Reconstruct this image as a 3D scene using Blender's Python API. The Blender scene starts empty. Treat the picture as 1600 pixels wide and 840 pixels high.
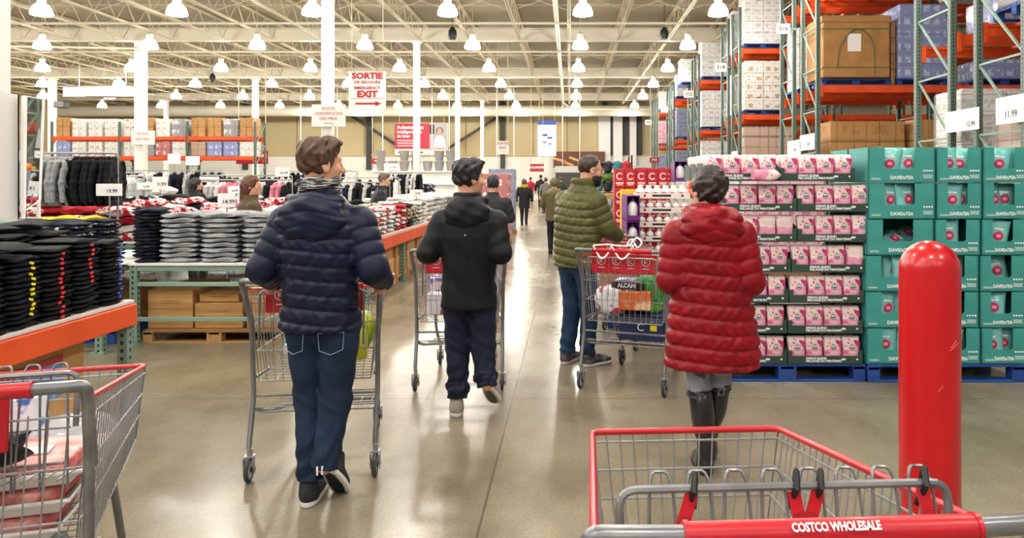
import bpy, math, random
import numpy as np
from mathutils import Vector, Matrix

SC = bpy.context.scene
COL = SC.collection
random.seed(7)
PI = math.pi
F, HX, HY, EYE = 1155.56, 890.0, 280.0, 1.56      # focal length in pixels, vanishing point, eye height (m)


def W(px, py, Y):
    """world point seen at pixel (px, py) at distance Y down the aisle"""
    return Vector(((px - HX) * Y / F, Y, EYE - (py - HY) * Y / F))


# ------------------------------------------------------------------ camera, world, exposure
cd = bpy.data.cameras.new('camera')
cd.sensor_width = 36.0
cd.lens = 26.0
cd.shift_x = -(HX - 800.0) / 1600.0
cd.shift_y = -(420.0 - HY) / 1600.0
cd.clip_start = 0.05
cd.clip_end = 300
cam = bpy.data.objects.new('camera', cd)
COL.objects.link(cam)
cam.location = (0, 0, EYE)
cam.rotation_euler = (PI / 2, 0, 0)
SC.camera = cam

wd = bpy.data.worlds.new('world')
SC.world = wd
wd.use_nodes = True
wd.node_tree.nodes['Background'].inputs[0].default_value = (1.0, 0.985, 0.96, 1)
wd.node_tree.nodes['Background'].inputs[1].default_value = 0.32

vs = SC.view_settings
vs.view_transform = 'Standard'
vs.look = 'None'
vs.gamma = 1.0
vs.use_curve_mapping = False
vs.exposure = 0.25

LAMP_POWER = 185.0      # every high bay lamp of the hall


# ------------------------------------------------------------------ helpers
def lin(c):
    if isinstance(c, str):
        c = c.lstrip('#')
        c = [int(c[i:i + 2], 16) / 255 for i in (0, 2, 4)]
    return tuple(((x / 12.92) if x <= .04045 else ((x + .055) / 1.055) ** 2.4) for x in c) + (1.0,)


MATS = {}


def mat(name, col, rough=.55, metal=0., col2=None, scale=8., lo=.35, hi=.65, bump=0., bscale=40., emit=0., coat=0.,
        alpha=1., trans=0., spec=.5, detail=3., stretch=None, sheen=0.):
    if name in MATS:
        return MATS[name]
    m = bpy.data.materials.new(name)
    m.use_nodes = True
    nt = m.node_tree
    b = nt.nodes['Principled BSDF']
    b.inputs['Base Color'].default_value = lin(col)
    b.inputs['Roughness'].default_value = rough
    b.inputs['Metallic'].default_value = metal
    b.inputs['Specular IOR Level'].default_value = spec
    b.inputs['Coat Weight'].default_value = coat
    b.inputs['Alpha'].default_value = alpha
    b.inputs['Transmission Weight'].default_value = trans
    b.inputs['Sheen Weight'].default_value = sheen
    if emit:
        b.inputs['Emission Color'].default_value = lin(col)
        b.inputs['Emission Strength'].default_value = emit
    src = None
    if col2 or bump:
        tc = nt.nodes.new('ShaderNodeTexCoord')
        src = tc.outputs['Object']
        if stretch:
            mp = nt.nodes.new('ShaderNodeMapping')
            mp.inputs['Scale'].default_value = stretch
            nt.links.new(src, mp.inputs[0])
            src = mp.outputs[0]
    if col2:
        n = nt.nodes.new('ShaderNodeTexNoise')
        n.inputs['Scale'].default_value = scale
        n.inputs['Detail'].default_value = detail
        nt.links.new(src, n.inputs['Vector'])
        r = nt.nodes.new('ShaderNodeValToRGB')
        r.color_ramp.elements[0].position = lo
        r.color_ramp.elements[0].color = lin(col)
        r.color_ramp.elements[1].position = hi
        r.color_ramp.elements[1].color = lin(col2)
        nt.links.new(n.outputs['Fac'], r.inputs[0])
        nt.links.new(r.outputs[0], b.inputs['Base Color'])
    if bump:
        n2 = nt.nodes.new('ShaderNodeTexNoise')
        n2.inputs['Scale'].default_value = bscale
        n2.inputs['Detail'].default_value = 3
        nt.links.new(src, n2.inputs['Vector'])
        bp = nt.nodes.new('ShaderNodeBump')
        bp.inputs['Strength'].default_value = bump
        bp.inputs['Distance'].default_value = .01
        nt.links.new(n2.outputs['Fac'], bp.inputs['Height'])
        nt.links.new(bp.outputs[0], b.inputs['Normal'])
    MATS[name] = m
    return m


def nmath(nt, op, a, b=None, clamp=False):
    n = nt.nodes.new('ShaderNodeMath')
    n.operation = op
    n.use_clamp = clamp
    for i, v in enumerate((a, b)):
        if v is None:
            continue
        if isinstance(v, (int, float)):
            n.inputs[i].default_value = v
        else:
            nt.links.new(v, n.inputs[i])
    return n.outputs[0]


def nmix(nt, fac, a, b):
    n = nt.nodes.new('ShaderNodeMix')
    n.data_type = 'RGBA'
    if isinstance(fac, (int, float)):
        n.inputs[0].default_value = fac
    else:
        nt.links.new(fac, n.inputs[0])
    for i, v in ((6, a), (7, b)):
        if isinstance(v, (tuple, str)):
            n.inputs[i].default_value = lin(v) if isinstance(v, str) else v
        else:
            nt.links.new(v, n.inputs[i])
    return n.outputs[2]


def tag(o, label=None, cat=None, group=None, kind=None):
    if label:
        o['label'] = label
    if cat:
        o['category'] = cat
    if group:
        o['group'] = group
    if kind:
        o['kind'] = kind
    return o


def empty(name, loc=(0, 0, 0), rz=0., label=None, cat=None, group=None, parent=None):
    o = bpy.data.objects.new(name, None)
    COL.objects.link(o)
    o.location = loc
    o.rotation_euler = (0, 0, rz)
    o.empty_display_size = .1
    if parent:
        o.parent = parent
    return tag(o, label, cat, group)


def link(name, me, parent=None, loc=(0, 0, 0), rot=None, m=None):
    o = bpy.data.objects.new(name, me)
    COL.objects.link(o)
    o.location = loc
    if rot is not None:
        o.rotation_euler = rot
    if parent:
        o.parent = parent
    if m is not None:
        if len(me.materials) == 0:
            me.materials.append(m)
        o.material_slots[0].link = 'OBJECT'
        o.material_slots[0].material = m
    return o


def rotm(rx=0, ry=0, rz=0):
    return Matrix.Rotation(rz, 3, 'Z') @ Matrix.Rotation(ry, 3, 'Y') @ Matrix.Rotation(rx, 3, 'X')


class MB:
    def __init__(s):
        s.v = []
        s.f = []
        s.mi = []

    def add(s, vs_, fs, mi=0):
        o = len(s.v)
        s.v.extend([tuple(v) for v in vs_])
        s.f.extend([tuple(i + o for i in f) for f in fs])
        s.mi.extend([mi] * len(fs))
        return s

    def box(s, c, d, rot=None, mi=0, bev=0.):
        c = Vector(c)
        hx, hy, hz = d[0] / 2, d[1] / 2, d[2] / 2
        if bev <= 0:
            P = [(x, y, z) for x in (-hx, hx) for y in (-hy, hy) for z in (-hz, hz)]
            Fs = [(0, 1, 3, 2), (4, 6, 7, 5), (0, 4, 5, 1), (2, 3, 7, 6), (0, 2, 6, 4), (1, 5, 7, 3)]
        else:
            b = min(bev, hx * .95, hy * .95, hz * .95)
            P, idx = [], {}
            for sx in (-1, 1):
                for sy in (-1, 1):
                    for sz in (-1, 1):
                        for ax in range(3):
                            p = [sx * (hx - b), sy * (hy - b), sz * (hz - b)]
                            p[ax] = (sx * hx, sy * hy, sz * hz)[ax]
                            idx[(sx, sy, sz, ax)] = len(P)
                            P.append(tuple(p))
            Fs = []
            for ax in range(3):
                a1, a2 = (ax + 1) % 3, (ax + 2) % 3
                for sg in (-1, 1):
                    q = []
                    for u, w in ((-1, -1), (1, -1), (1, 1), (-1, 1)):
                        k = [0, 0, 0]
                        k[ax] = sg
                        k[a1] = u
                        k[a2] = w
                        q.append(idx[(k[0], k[1], k[2], ax)])
                    Fs.append(tuple(q if sg > 0 else q[::-1]))
                # edges parallel to ax
                for u in (-1, 1):
                    for w in (-1, 1):
                        def K(e, face):
                            k = [0, 0, 0]
                            k[ax] = e
                            k[a1] = u
                            k[a2] = w
                            return idx[(k[0], k[1], k[2], face)]
                        q = [K(-1, a1), K(1, a1), K(1, a2), K(-1, a2)]
                        Fs.append(tuple(q if u * w < 0 else q[::-1]))
            for sx in (-1, 1):
                for sy in (-1, 1):
                    for sz in (-1, 1):
                        q = [idx[(sx, sy, sz, a)] for a in range(3)]
                        Fs.append(tuple(q if sx * sy * sz > 0 else q[::-1]))
        if rot is not None:
            P = [rot @ Vector(p) for p in P]
        return s.add([c + Vector(p) for p in P], Fs, mi)

    def tube(s, pts, r, n=6, closed=False, mi=0, r2=None):
        pts = [Vector(p) for p in pts]
        N = len(pts)
        T = []
        for i in range(N):
            if closed:
                t = pts[(i + 1) % N] - pts[i - 1]
            else:
                t = pts[min(i + 1, N - 1)] - pts[max(i - 1, 0)]
            T.append(t.normalized() if t.length > 1e-9 else Vector((0, 0, 1)))
        u = T[0].orthogonal().normalized()
        P, Fs = [], []
        for i in range(N):
            t = T[i]
            u = (u - t * u.dot(t))
            u = u.normalized() if u.length > 1e-6 else t.orthogonal().normalized()
            w = t.cross(u)
            rr = r if r2 is None else r + (r2 - r) * i / max(1, N - 1)
            # widen mitre a little at corners
            for k in range(n):
                a = 2 * PI * k / n
                P.append(pts[i] + (u * math.cos(a) + w * math.sin(a)) * rr)
        M_ = N if closed else N - 1
        for i in range(M_):
            a, b = i * n, ((i + 1) % N) * n
            for k in range(n):
                Fs.append((a + k, a + (k + 1) % n, b + (k + 1) % n, b + k))
        if not closed:
            Fs.append(tuple(range(n))[::-1])
            Fs.append(tuple(range((N - 1) * n, N * n)))
        return s.add(P, Fs, mi)

    def cyl(s, a, b, r, n=16, mi=0, r2=None):
        return s.tube([a, b], r, n, mi=mi, r2=r2)

    def lathe(s, prof, c=(0, 0, 0), n=20, rot=None, mi=0, cap=True):
        P, Fs = [], []
        c = Vector(c)
        for r, z in prof:
            for k in range(n):
                a = 2 * PI * k / n
                p = Vector((r * math.cos(a), r * math.sin(a), z))
                P.append(c + (rot @ p if rot is not None else p))
        for i in range(len(prof) - 1):
            for k in range(n):
                Fs.append((i * n + k, i * n + (k + 1) % n, (i + 1) * n + (k + 1) % n, (i + 1) * n + k))
        if cap:
            if prof[0][0] > 1e-5:
                Fs.append(tuple(range(n))[::-1])
            if prof[-1][0] > 1e-5:
                Fs.append(tuple(range((len(prof) - 1) * n, len(prof) * n)))
        return s.add(P, Fs, mi)

    def prism(s, poly, a, b, fn, mi=0):
        """poly 2D outline, extruded between a and b; fn(u, v, t) -> 3D"""
        n = len(poly)
        P = [fn(u, v, a) for u, v in poly] + [fn(u, v, b) for u, v in poly]
        Fs = [tuple(range(n)), tuple(range(n, 2 * n))[::-1]]
        for i in range(n):
            j = (i + 1) % n
            Fs.append((j, i, i + n, j + n))
        return s.add(P, Fs, mi)

    def mesh(s, name, mats=(), smooth=None):
        me = bpy.data.meshes.new(name)
        me.from_pydata(s.v, [], s.f)
        for m in (mats if isinstance(mats, (list, tuple)) else [mats]):
            me.materials.append(m)
        if len(set(s.mi)) > 1:
            me.polygons.foreach_set('material_index', s.mi)
        if smooth:
            me.polygons.foreach_set('use_smooth', [True] * len(me.polygons))
            me.set_sharp_from_angle(angle=smooth)
        me.update()
        return me

    def build(s, name, mats=(), parent=None, loc=(0, 0, 0), rot=None, smooth=None):
        return link(name, s.mesh(name, mats, smooth), parent, loc, rot)


def smooth_path(pts, k=6):
    """Catmull-Rom"""
    pts = [Vector(p) for p in pts]
    out = []
    for i in range(len(pts) - 1):
        p0, p1, p2, p3 = pts[max(i - 1, 0)], pts[i], pts[i + 1], pts[min(i + 2, len(pts) - 1)]
        for j in range(k):
            t = j / k
            out.append(.5 * ((2 * p1) + (p2 - p0) * t + (2 * p0 - 5 * p1 + 4 * p2 - p3) * t * t +
                             (-p0 + 3 * p1 - 3 * p2 + p3) * t ** 3))
    out.append(pts[-1])
    return out


def round_path(pts, rad=.03, k=4):
    """polyline with rounded corners"""
    pts = [Vector(p) for p in pts]
    out = [pts[0]]
    for i in range(1, len(pts) - 1):
        a, b, c = pts[i - 1], pts[i], pts[i + 1]
        d1, d2 = (a - b), (c - b)
        r = min(rad, d1.length * .45, d2.length * .45)
        p, q = b + d1.normalized() * r, b + d2.normalized() * r
        for j in range(k + 1):
            t = j / k
            out.append(p * (1 - t) ** 2 + b * 2 * t * (1 - t) + q * t * t)
    out.append(pts[-1])
    return out


TXT = {}


def text_mesh(s, size, bold=0., ext=.001, align='CENTER', spacing=1., shear=0.):
    key = (s, size, bold, ext, align, spacing, shear)
    if key in TXT:
        return TXT[key]
    c = bpy.data.curves.new('lettering', 'FONT')
    c.body = s
    c.size = size
    c.extrude = ext
    c.offset = bold * size
    c.align_x = align
    c.align_y = 'CENTER'
    c.space_character = spacing
    c.space_line = .85
    c.shear = shear
    c.resolution_u = 2
    o = bpy.data.objects.new('tmp', c)
    COL.objects.link(o)
    dg = bpy.context.evaluated_depsgraph_get()
    me = bpy.data.meshes.new_from_object(o.evaluated_get(dg))
    bpy.data.objects.remove(o)
    me.materials.clear()
    TXT[key] = me
    return me


def text(s, size, loc, m, parent=None, bold=0., align='CENTER', rot=(PI / 2, 0, 0), spacing=1., name='lettering', ext=.001, sx=1.):
    me = text_mesh(s, size, bold, ext, align, spacing)
    o = link(name, me, parent, loc, rot, m)
    o.scale = (sx, 1, 1)
    return o


ORD = ['first', 'second', 'third', 'fourth', 'fifth', 'sixth', 'seventh', 'eighth', 'ninth', 'tenth', 'eleventh',
       'twelfth', 'thirteenth', 'fourteenth', 'fifteenth', 'sixteenth', 'seventeenth', 'eighteenth', 'nineteenth', 'twentieth',
       'twenty-first', 'twenty-second', 'twenty-third', 'twenty-fourth', 'twenty-fifth', 'twenty-sixth', 'twenty-seventh', 'twenty-eighth',
       'twenty-ninth', 'thirtieth']


def ordn(i, n, a='first', z='last'):
    """word for item i of n"""
    if i == 0 and a:
        return a
    if i == n - 1 and z:
        return z
    return ORD[i]


# ------------------------------------------------------------------ materials shared
m_white = mat('white_paint', '#f2f0ec', .5)
m_black = mat('black_plastic', '#151515', .45)
m_red = mat('cart_red_plastic', '#bd1020', .35, coat=.15)
m_orange = mat('rack_orange_paint', '#e8551a', .42, col2='#d94a12', scale=3)
m_steel = mat('grey_cart_steel', '#8d8d8c', .35, metal=.55, col2='#77777a', scale=14)
m_chrome = mat('zinc_wire', '#a2a2a2', .35, metal=.5)
m_card = mat('brown_cardboard', '#b5854f', .8, col2='#a87844', scale=5)
m_card2 = mat('light_cardboard', '#c79a5f', .8, col2='#b88a52', scale=4)
m_paper = mat('white_paper', '#f6f4f0', .7)
m_wood = mat('pallet_wood', '#b58a58', .8, col2='#96703f', scale=20, stretch=(1, 8, 8))
m_bluep = mat('blue_pallet_paint', '#1c4a96', .6, col2='#143a7c', scale=9)
m_text_red = mat('sign_red', '#9c0c20', .5)
m_text_dark = mat('print_dark', '#26262a', .6)
m_text_white = mat('print_white', '#f8f8f6', .5)
m_skin = mat('skin', '#d9a587', .5, col2='#cf9678', scale=12)
m_film = mat('stretch_film', '#e8e8ec', .25, alpha=.2, coat=.5, bump=.5, bscale=12)


def perforated(name, col, pitch=.051):
    m = mat(name, col, .5)
    nt = m.node_tree
    b = nt.nodes['Principled BSDF']
    tc = nt.nodes.new('ShaderNodeTexCoord')
    sp = nt.nodes.new('ShaderNodeSeparateXYZ')
    nt.links.new(tc.outputs['Object'], sp.inputs[0])
    ax = nmath(nt, 'ABSOLUTE', sp.outputs[0])
    ay = nmath(nt, 'ABSOLUTE', sp.outputs[1])
    m_ = nmath(nt, 'MINIMUM', ax, ay)
    zz = nmath(nt, 'SUBTRACT', nmath(nt, 'FRACT', nmath(nt, 'DIVIDE', sp.outputs[2], pitch)), .5)
    zz = nmath(nt, 'MULTIPLY', zz, pitch)
    zz = nmath(nt, 'MULTIPLY', zz, .8)
    d = nmath(nt, 'ADD', nmath(nt, 'MULTIPLY', m_, m_), nmath(nt, 'MULTIPLY', zz, zz))
    hole = nmath(nt, 'LESS_THAN', d, .011 ** 2)
    c = nmix(nt, hole, col, '#1a1f1c')
    nt.links.new(c, b.inputs['Base Color'])
    return m


m_green = perforated('green_perforated_upright', '#748f81')
m_green2 = perforated('dark_green_perforated_upright', '#56695e')
m_greenplain = mat('green_rack_paint', '#7f988a', .5)
# ------------------------------------------------------------------ the hall
def struct(o):
    o['kind'] = 'structure'
    return o


XL, XR, YB, YF = -36.0, 22.0, -14.0, 57.0
DECK, GB = 7.55, 6.83

# floor: polished concrete
mf = bpy.data.materials.new('polished_concrete')
mf.use_nodes = True
nt = mf.node_tree
b = nt.nodes['Principled BSDF']
tc = nt.nodes.new('ShaderNodeTexCoord')
n1 = nt.nodes.new('ShaderNodeTexNoise')
n1.inputs['Scale'].default_value = .7
n1.inputs['Detail'].default_value = 5
n1.inputs['Roughness'].default_value = .6
mpf = nt.nodes.new('ShaderNodeMapping')
mpf.inputs['Scale'].default_value = (1.3, .8, 1)
nt.links.new(tc.outputs['Object'], mpf.inputs[0])
nt.links.new(mpf.outputs[0], n1.inputs['Vector'])
r1 = nt.nodes.new('ShaderNodeValToRGB')
r1.color_ramp.elements[0].position = .34
r1.color_ramp.elements[0].color = lin('#6f6551')
r1.color_ramp.elements[1].position = .66
r1.color_ramp.elements[1].color = lin('#978e78')
nt.links.new(n1.outputs['Fac'], r1.inputs[0])
n2 = nt.nodes.new('ShaderNodeTexNoise')
n2.inputs['Scale'].default_value = 60
n2.inputs['Detail'].default_value = 4
nt.links.new(tc.outputs['Object'], n2.inputs['Vector'])
r2 = nt.nodes.new('ShaderNodeValToRGB')
r2.color_ramp.elements[0].position = .3
r2.color_ramp.elements[0].color = (.86, .86, .86, 1)
r2.color_ramp.elements[1].position = .62
r2.color_ramp.elements[1].color = (1.06, 1.06, 1.06, 1)
nt.links.new(n2.outputs['Fac'], r2.inputs[0])
mx = nt.nodes.new('ShaderNodeMix')
mx.data_type = 'RGBA'
mx.blend_type = 'MULTIPLY'
mx.inputs[0].default_value = 1
nt.links.new(r1.outputs[0], mx.inputs[6])
nt.links.new(r2.outputs[0], mx.inputs[7])
# saw-cut joints
sp = nt.nodes.new('ShaderNodeSeparateXYZ')
nt.links.new(tc.outputs['Object'], sp.inputs[0])


def joint(c, off, step, wdt):
    q = nmath(nt, 'SUBTRACT', c, off)
    q = nmath(nt, 'DIVIDE', q, step)
    q = nmath(nt, 'ADD', q, .5)
    q = nmath(nt, 'FRACT', q)
    q = nmath(nt, 'ABSOLUTE', nmath(nt, 'SUBTRACT', q, .5))
    return nmath(nt, 'LESS_THAN', q, wdt / step)


jx = joint(sp.outputs[0], -.405, 5.2, .006)
jy = joint(sp.outputs[1], 5.27, 5.15, .006)
jj = nmath(nt, 'MAXIMUM', jx, jy)
cc = nmix(nt, nmath(nt, 'MULTIPLY', jj, .65), mx.outputs[2], '#4a4234')
nt.links.new(cc, b.inputs['Base Color'])
rr = nt.nodes.new('ShaderNodeMapRange')
rr.inputs[3].default_value = .16
rr.inputs[4].default_value = .34
nt.links.new(n1.outputs['Fac'], rr.inputs[0])
nt.links.new(rr.outputs[0], b.inputs['Roughness'])
b.inputs['Specular IOR Level'].default_value = .45
b.inputs['Coat Weight'].default_value = .0
b.inputs['Coat Roughness'].default_value = .12
bp = nt.nodes.new('ShaderNodeBump')
bp.inputs['Strength'].default_value = .12
bp.inputs['Distance'].default_value = .01
n3 = nt.nodes.new('ShaderNodeTexNoise')
n3.inputs['Scale'].default_value = 5
nt.links.new(tc.outputs['Object'], n3.inputs['Vector'])
nt.links.new(n3.outputs['Fac'], bp.inputs['Height'])
nt.links.new(bp.outputs[0], b.inputs['Normal'])
struct(MB().box(((XL + XR) / 2, (YB + YF) / 2, -.1), (XR - XL, YF - YB, .2)).build('floor', mf))

# roof deck: ribbed sheet
md = bpy.data.materials.new('ribbed_roof_deck')
md.use_nodes = True
nt = md.node_tree
b = nt.nodes['Principled BSDF']
tc = nt.nodes.new('ShaderNodeTexCoord')
wv = nt.nodes.new('ShaderNodeTexWave')
wv.bands_direction = 'Y'
wv.inputs['Scale'].default_value = 2.2
nt.links.new(tc.outputs['Object'], wv.inputs['Vector'])
bp = nt.nodes.new('ShaderNodeBump')
bp.inputs['Strength'].default_value = .6
bp.inputs['Distance'].default_value = .04
nt.links.new(wv.outputs['Fac'], bp.inputs['Height'])
nt.links.new(bp.outputs[0], b.inputs['Normal'])
b.inputs['Base Color'].default_value = lin('#877c66')
b.inputs['Roughness'].default_value = .7
struct(MB().box(((XL + XR) / 2, 30, DECK + .06), (XR - XL, 54, .12)).build('ceiling', md))

# walls
m_beige = mat('beige_wall_panel', '#cdbc92', .75, col2='#c5b387', scale=.4)
m_lowwall = mat('white_lower_wall', '#f0ece2', .7)
m_dark = mat('dark_steel', '#3c3a36', .6)
m_ivory = mat('ivory_painted_steel', '#cfc7b3', .5)
wb = MB()
wb.box(((XL + XR) / 2, YF + .15, 5.6), (XR - XL, .3, 4.4), mi=0)
wb.box(((XL + XR) / 2, YF + .1, 1.7), (XR - XL, .4, 3.4), mi=1)
struct(wb.build('wall_back', [m_beige, m_lowwall]))
wb = MB()
wb.box((XL - .15, 38, 5.6), (.3, 38, 4.4))
wb.box((XL - .15, 38, 1.7), (.4, 38, 3.4), mi=1)
struct(wb.build('wall_left', [m_beige, m_lowwall]))
wb = MB()
wb.box((XR + .15, 38, 5.6), (.3, 38, 4.4))
wb.box((XR + .15, 38, 1.7), (.4, 38, 3.4), mi=1)
struct(wb.build('wall_right', [m_beige, m_lowwall]))
# panel seams and posts on the back wall
k = 0
for x in np.arange(-34, 14, 2.6):
    k += 1
    o = MB().box((x, YF - .03, 5.6), (.06, .06, 4.3)).build('trim_%d' % k, mat('seam', '#9f9168', .8))
    struct(o)
for px in (575, 785, 381, 945):
    x = (px - HX) * 56.5 / F
    k += 1
    struct(MB().box((x, YF - .2, 4.9), (.35, .4, 5.2)).build('trim_%d' % k, m_dark))
for (pa, pb) in (((545, 178), (640, 240)), ((700, 232), (785, 178))):
    a = W(pa[0], pa[1], 56.4)
    c = W(pb[0], pb[1], 56.4)
    k += 1
    struct(MB().tube([a, c], .14, 4).build('trim_%d' % k, m_dark))
k += 1
struct(MB().box((-7, YF - .12, 3.4), (58, .3, .1)).build('trim_%d' % k, m_beige))
# white structural bays on the right of the back wall, beside the freezer doors
for px, w_ in ((945, .9), (966, .7), (990, .5)):
    k += 1
    x = (px - HX) * 56 / F
    struct(MB().box((x, YF - .3, 4.6), (w_, .5, 4.4)).build('trim_%d' % k, m_white))
for px in (955, 979, 996):
    k += 1
    x = (px - HX) * 56 / F
    struct(MB().box((x, YF - .15, 4.9), (.8, .3, 3.0)).build('trim_%d' % k, m_dark))

# columns
cols = [(-5.85, 7.45, .26), (-5.85, 17.9, .25), (-5.85, 28.3, .23), (-5.85, 38.6, .23), (-5.85, 49.5, .23),
        (-16.4, 28.3, .34), (-16.4, 38.6, .26), (-16.4, 49.5, .24), (-27.0, 38.6, .3), (-27.0, 49.5, .25),
        (5.9, 52, .23)]
m_col = mat('white_column_paint', '#e4e1da', .45)
for x, y, w_ in cols:
    cb = MB()
    cb.box((0, 0, GB / 2), (w_, w_, GB), bev=.012)
    cb.box((0, 0, .01), (w_ + .2, w_ + .2, .02))
    cb.box((0, 0, GB - .03), (w_ + .14, w_ + .14, .05))
    o = cb.build('column', m_col, loc=(x, y, 0))
    struct(o)

# girders across the hall
for y in (28.3, 38.6, 49.5):
    g = MB()
    x0, x1 = XL, XR
    cx, lx = (x0 + x1) / 2, x1 - x0
    g.box((cx, y, GB + .03), (lx, .26, .05))
    g.box((cx, y, GB + .25), (lx, .03, .44))
    g.box((cx, y, GB + .47), (lx, .26, .05))
    struct(g.build('girder', m_ivory))
# joists along the hall, open web
m_joist = mat('joist_paint', '#b8ac90', .55)
JX = np.arange(-33.5, 20, 1.86)
for x in JX:
    j = MB()
    y0, y1 = 17.9, YF - .2
    zt, zb = DECK - .04, GB - .02
    for dx in (-.035, .035):
        j.box((dx, (y0 + y1) / 2, zt), (.05, y1 - y0, .05))
        for ya, yb in ((18.3, 27.9), (28.7, 38.2), (39.0, 49.1), (49.9, y1)):
            j.box((dx, (ya + yb) / 2, zb + .02), (.045, yb - ya, .045))
    for ya, yb in ((18.0, 28.3), (28.3, 38.6), (38.6, 49.5), (49.5, y1)):
        n = int((yb - ya) / 1.1)
        st = (yb - ya) / n
        for i in range(n):
            a = ya + i * st
            j.tube([(0, a, zt), (0, a + st / 2, zb)], .017, 4)
            j.tube([(0, a + st / 2, zb), (0, a + st, zt)], .017, 4)
    struct(j.build('joist', m_joist, loc=(float(x), 0, 0)))
# bridging rods and sprinkler pipes across
for y in (21.5, 25, 31.6, 35.2, 42, 46):
    for z in (GB + .03, DECK - .1):
        struct(MB().tube([(XL, y, z), (XR, y, z)], .018, 5).build('bridging', m_joist))
for y0 in (23.3, 33.4, 44):
    br = MB()
    for i in range(len(JX) - 1):
        a, c = float(JX[i]), float(JX[i + 1])
        br.tube([(a, y0, DECK - .08), (c, y0, GB + .04)], .015, 4)
        br.tube([(a, y0, GB + .04), (c, y0, DECK - .08)], .015, 4)
    struct(br.build('cross_bracing', m_joist))
for y in (24.2, 29.6, 36.9, 40.5):
    p = MB().tube([(XL, y, 6.66), (XR, y, 6.66)], .04, 8)
    struct(p.build('sprinkler_pipe', m_ivory))
# main pipe running down the hall, above the aisle
pp = MB()
pp.tube(round_path([(-.42, 17, 6.72), (-.42, 44, 6.72), (-.42, 47.6, 6.45), (.2, 48.5, 6.15), (5.5, 48.5, 6.15)], .6, 5), .075, 10)
struct(pp.build('main_pipe', m_ivory))
# the big duct across the far end
struct(MB().tube([(XL, 51.5, 6.32), (XR, 51.5, 6.32)], .38, 16).build('air_duct', m_ivory, smooth=.8))
# conduit hoop at the left
struct(MB().tube(round_path([(-15.9, 27.4, 6.4), (-21.5, 27.4, 6.5), (-21.5, 27.4, 7.4)], .15), .04, 6).build('conduit', m_ivory))

# wires hanging from the roof down to the far signs
for px in (470, 527, 598, 675, 702, 776, 803, 879, 906):
    x = (px - HX) * 47 / F
    struct(MB().tube([(x, 47, 7.5), (x, 47, 2.4)], .02, 4).build('hanging_rod', m_white))

# air handling unit under the roof at the left
t = empty('air_handling_unit', (-24.2, 36.5, 5.6), 0, 'white box air handling unit with a long duct under the roof at the far left', 'ventilation unit')
MB().box((0, 0, .22), (1.0, .9, .45), bev=.02).build('casing', m_white, t)
MB().box((1.6, 0, .26), (2.3, .8, .5), bev=.02).build('duct', mat('galvanised_duct', '#c9c4b6', .5, metal=.2), t)
MB().box((-1.0, .2, -.35), (.5, .5, .3), bev=.02).build('vent', m_dark, t)
MB().tube([(0, 0, .4), (0, 0, 1.6)], .02, 5).tube([(2.3, 0, .4), (2.3, 0, 1.6)], .02, 5).build('hanger', m_white, t)

# ------------------------------------------------------------------ high bay lamps
m_glow = mat('lamp_glass', '#fff6e6', .3, emit=26)
m_bulb = mat('lamp_bulb', '#fffaf0', .3, emit=45)
bell = MB().lathe([(.09, .31), (.16, .28), (.22, .20), (.262, .09), (.272, .02), (.262, .0), (.21, .14), (.12, .25), (.0, .27)], n=20).mesh('reflector', m_glow, .7)
bulb = MB().lathe([(.0, -.02), (.12, .0), (.17, .05), (.12, .14), (0, .18)], n=14).mesh('bulb', m_bulb, 1.5)
hous = MB().lathe([(0, .29), (.09, .29), (.11, .33), (.11, .50), (.07, .55), (0, .55)], n=14)
hous.box((0, 0, .58), (.05, .05, .08))
hous = hous.mesh('ballast_housing', mat('lamp_housing', '#b9b4a8', .5), .6)
hook = MB().tube([(0, 0, .6), (0, 0, DECK - 6.0)], .012, 5).mesh('hanger', m_joist)
ll = bpy.data.lights.new('lamp_light', 'POINT')
ll.energy = LAMP_POWER
ll.color = (1.0, .975, .93)
ll.shadow_soft_size = .12
LX = [.36 + 3.66 * i for i in range(-8, 2)]
LY = [20.0 + 5.15 * j for j in range(-5, 7)]
for j, y in enumerate(LY):
    for i, x in enumerate(LX):
        if y < 18 and x < -16:
            continue
        if y > 50 and x < -20:
            continue
        r_ = empty('high_bay_lamp', (x, y, 6.0), 0,
                   'glowing white bell lamp, %s row from the far wall, %s from the right' % (
                       ordn(len(LY) - 1 - j, 99), ordn(len(LX) - 1 - i, 99)), 'pendant lamp', 'high bay lamps under the roof')
        link('reflector', bell, r_)
        link('bulb', bulb, r_)
        link('ballast_housing', hous, r_)
        link('hanger', hook, r_)
        lo = bpy.data.objects.new('lamp_light', ll)
        COL.objects.link(lo)
        lo.parent = r_
        lo.location = (0, 0, -.05)
# ------------------------------------------------------------------ pallet racks on the right
RX = 5.0
BAY = 2.75


def upright_mesh(h, w_=.085, d_=.075):
    mb = MB()
    mb.box((0, 0, h / 2), (w_, d_, h), bev=.006)
    mb.box((0, 0, .01), (w_ + .06, d_ + .06, .02))
    return mb.mesh('upright')


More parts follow.
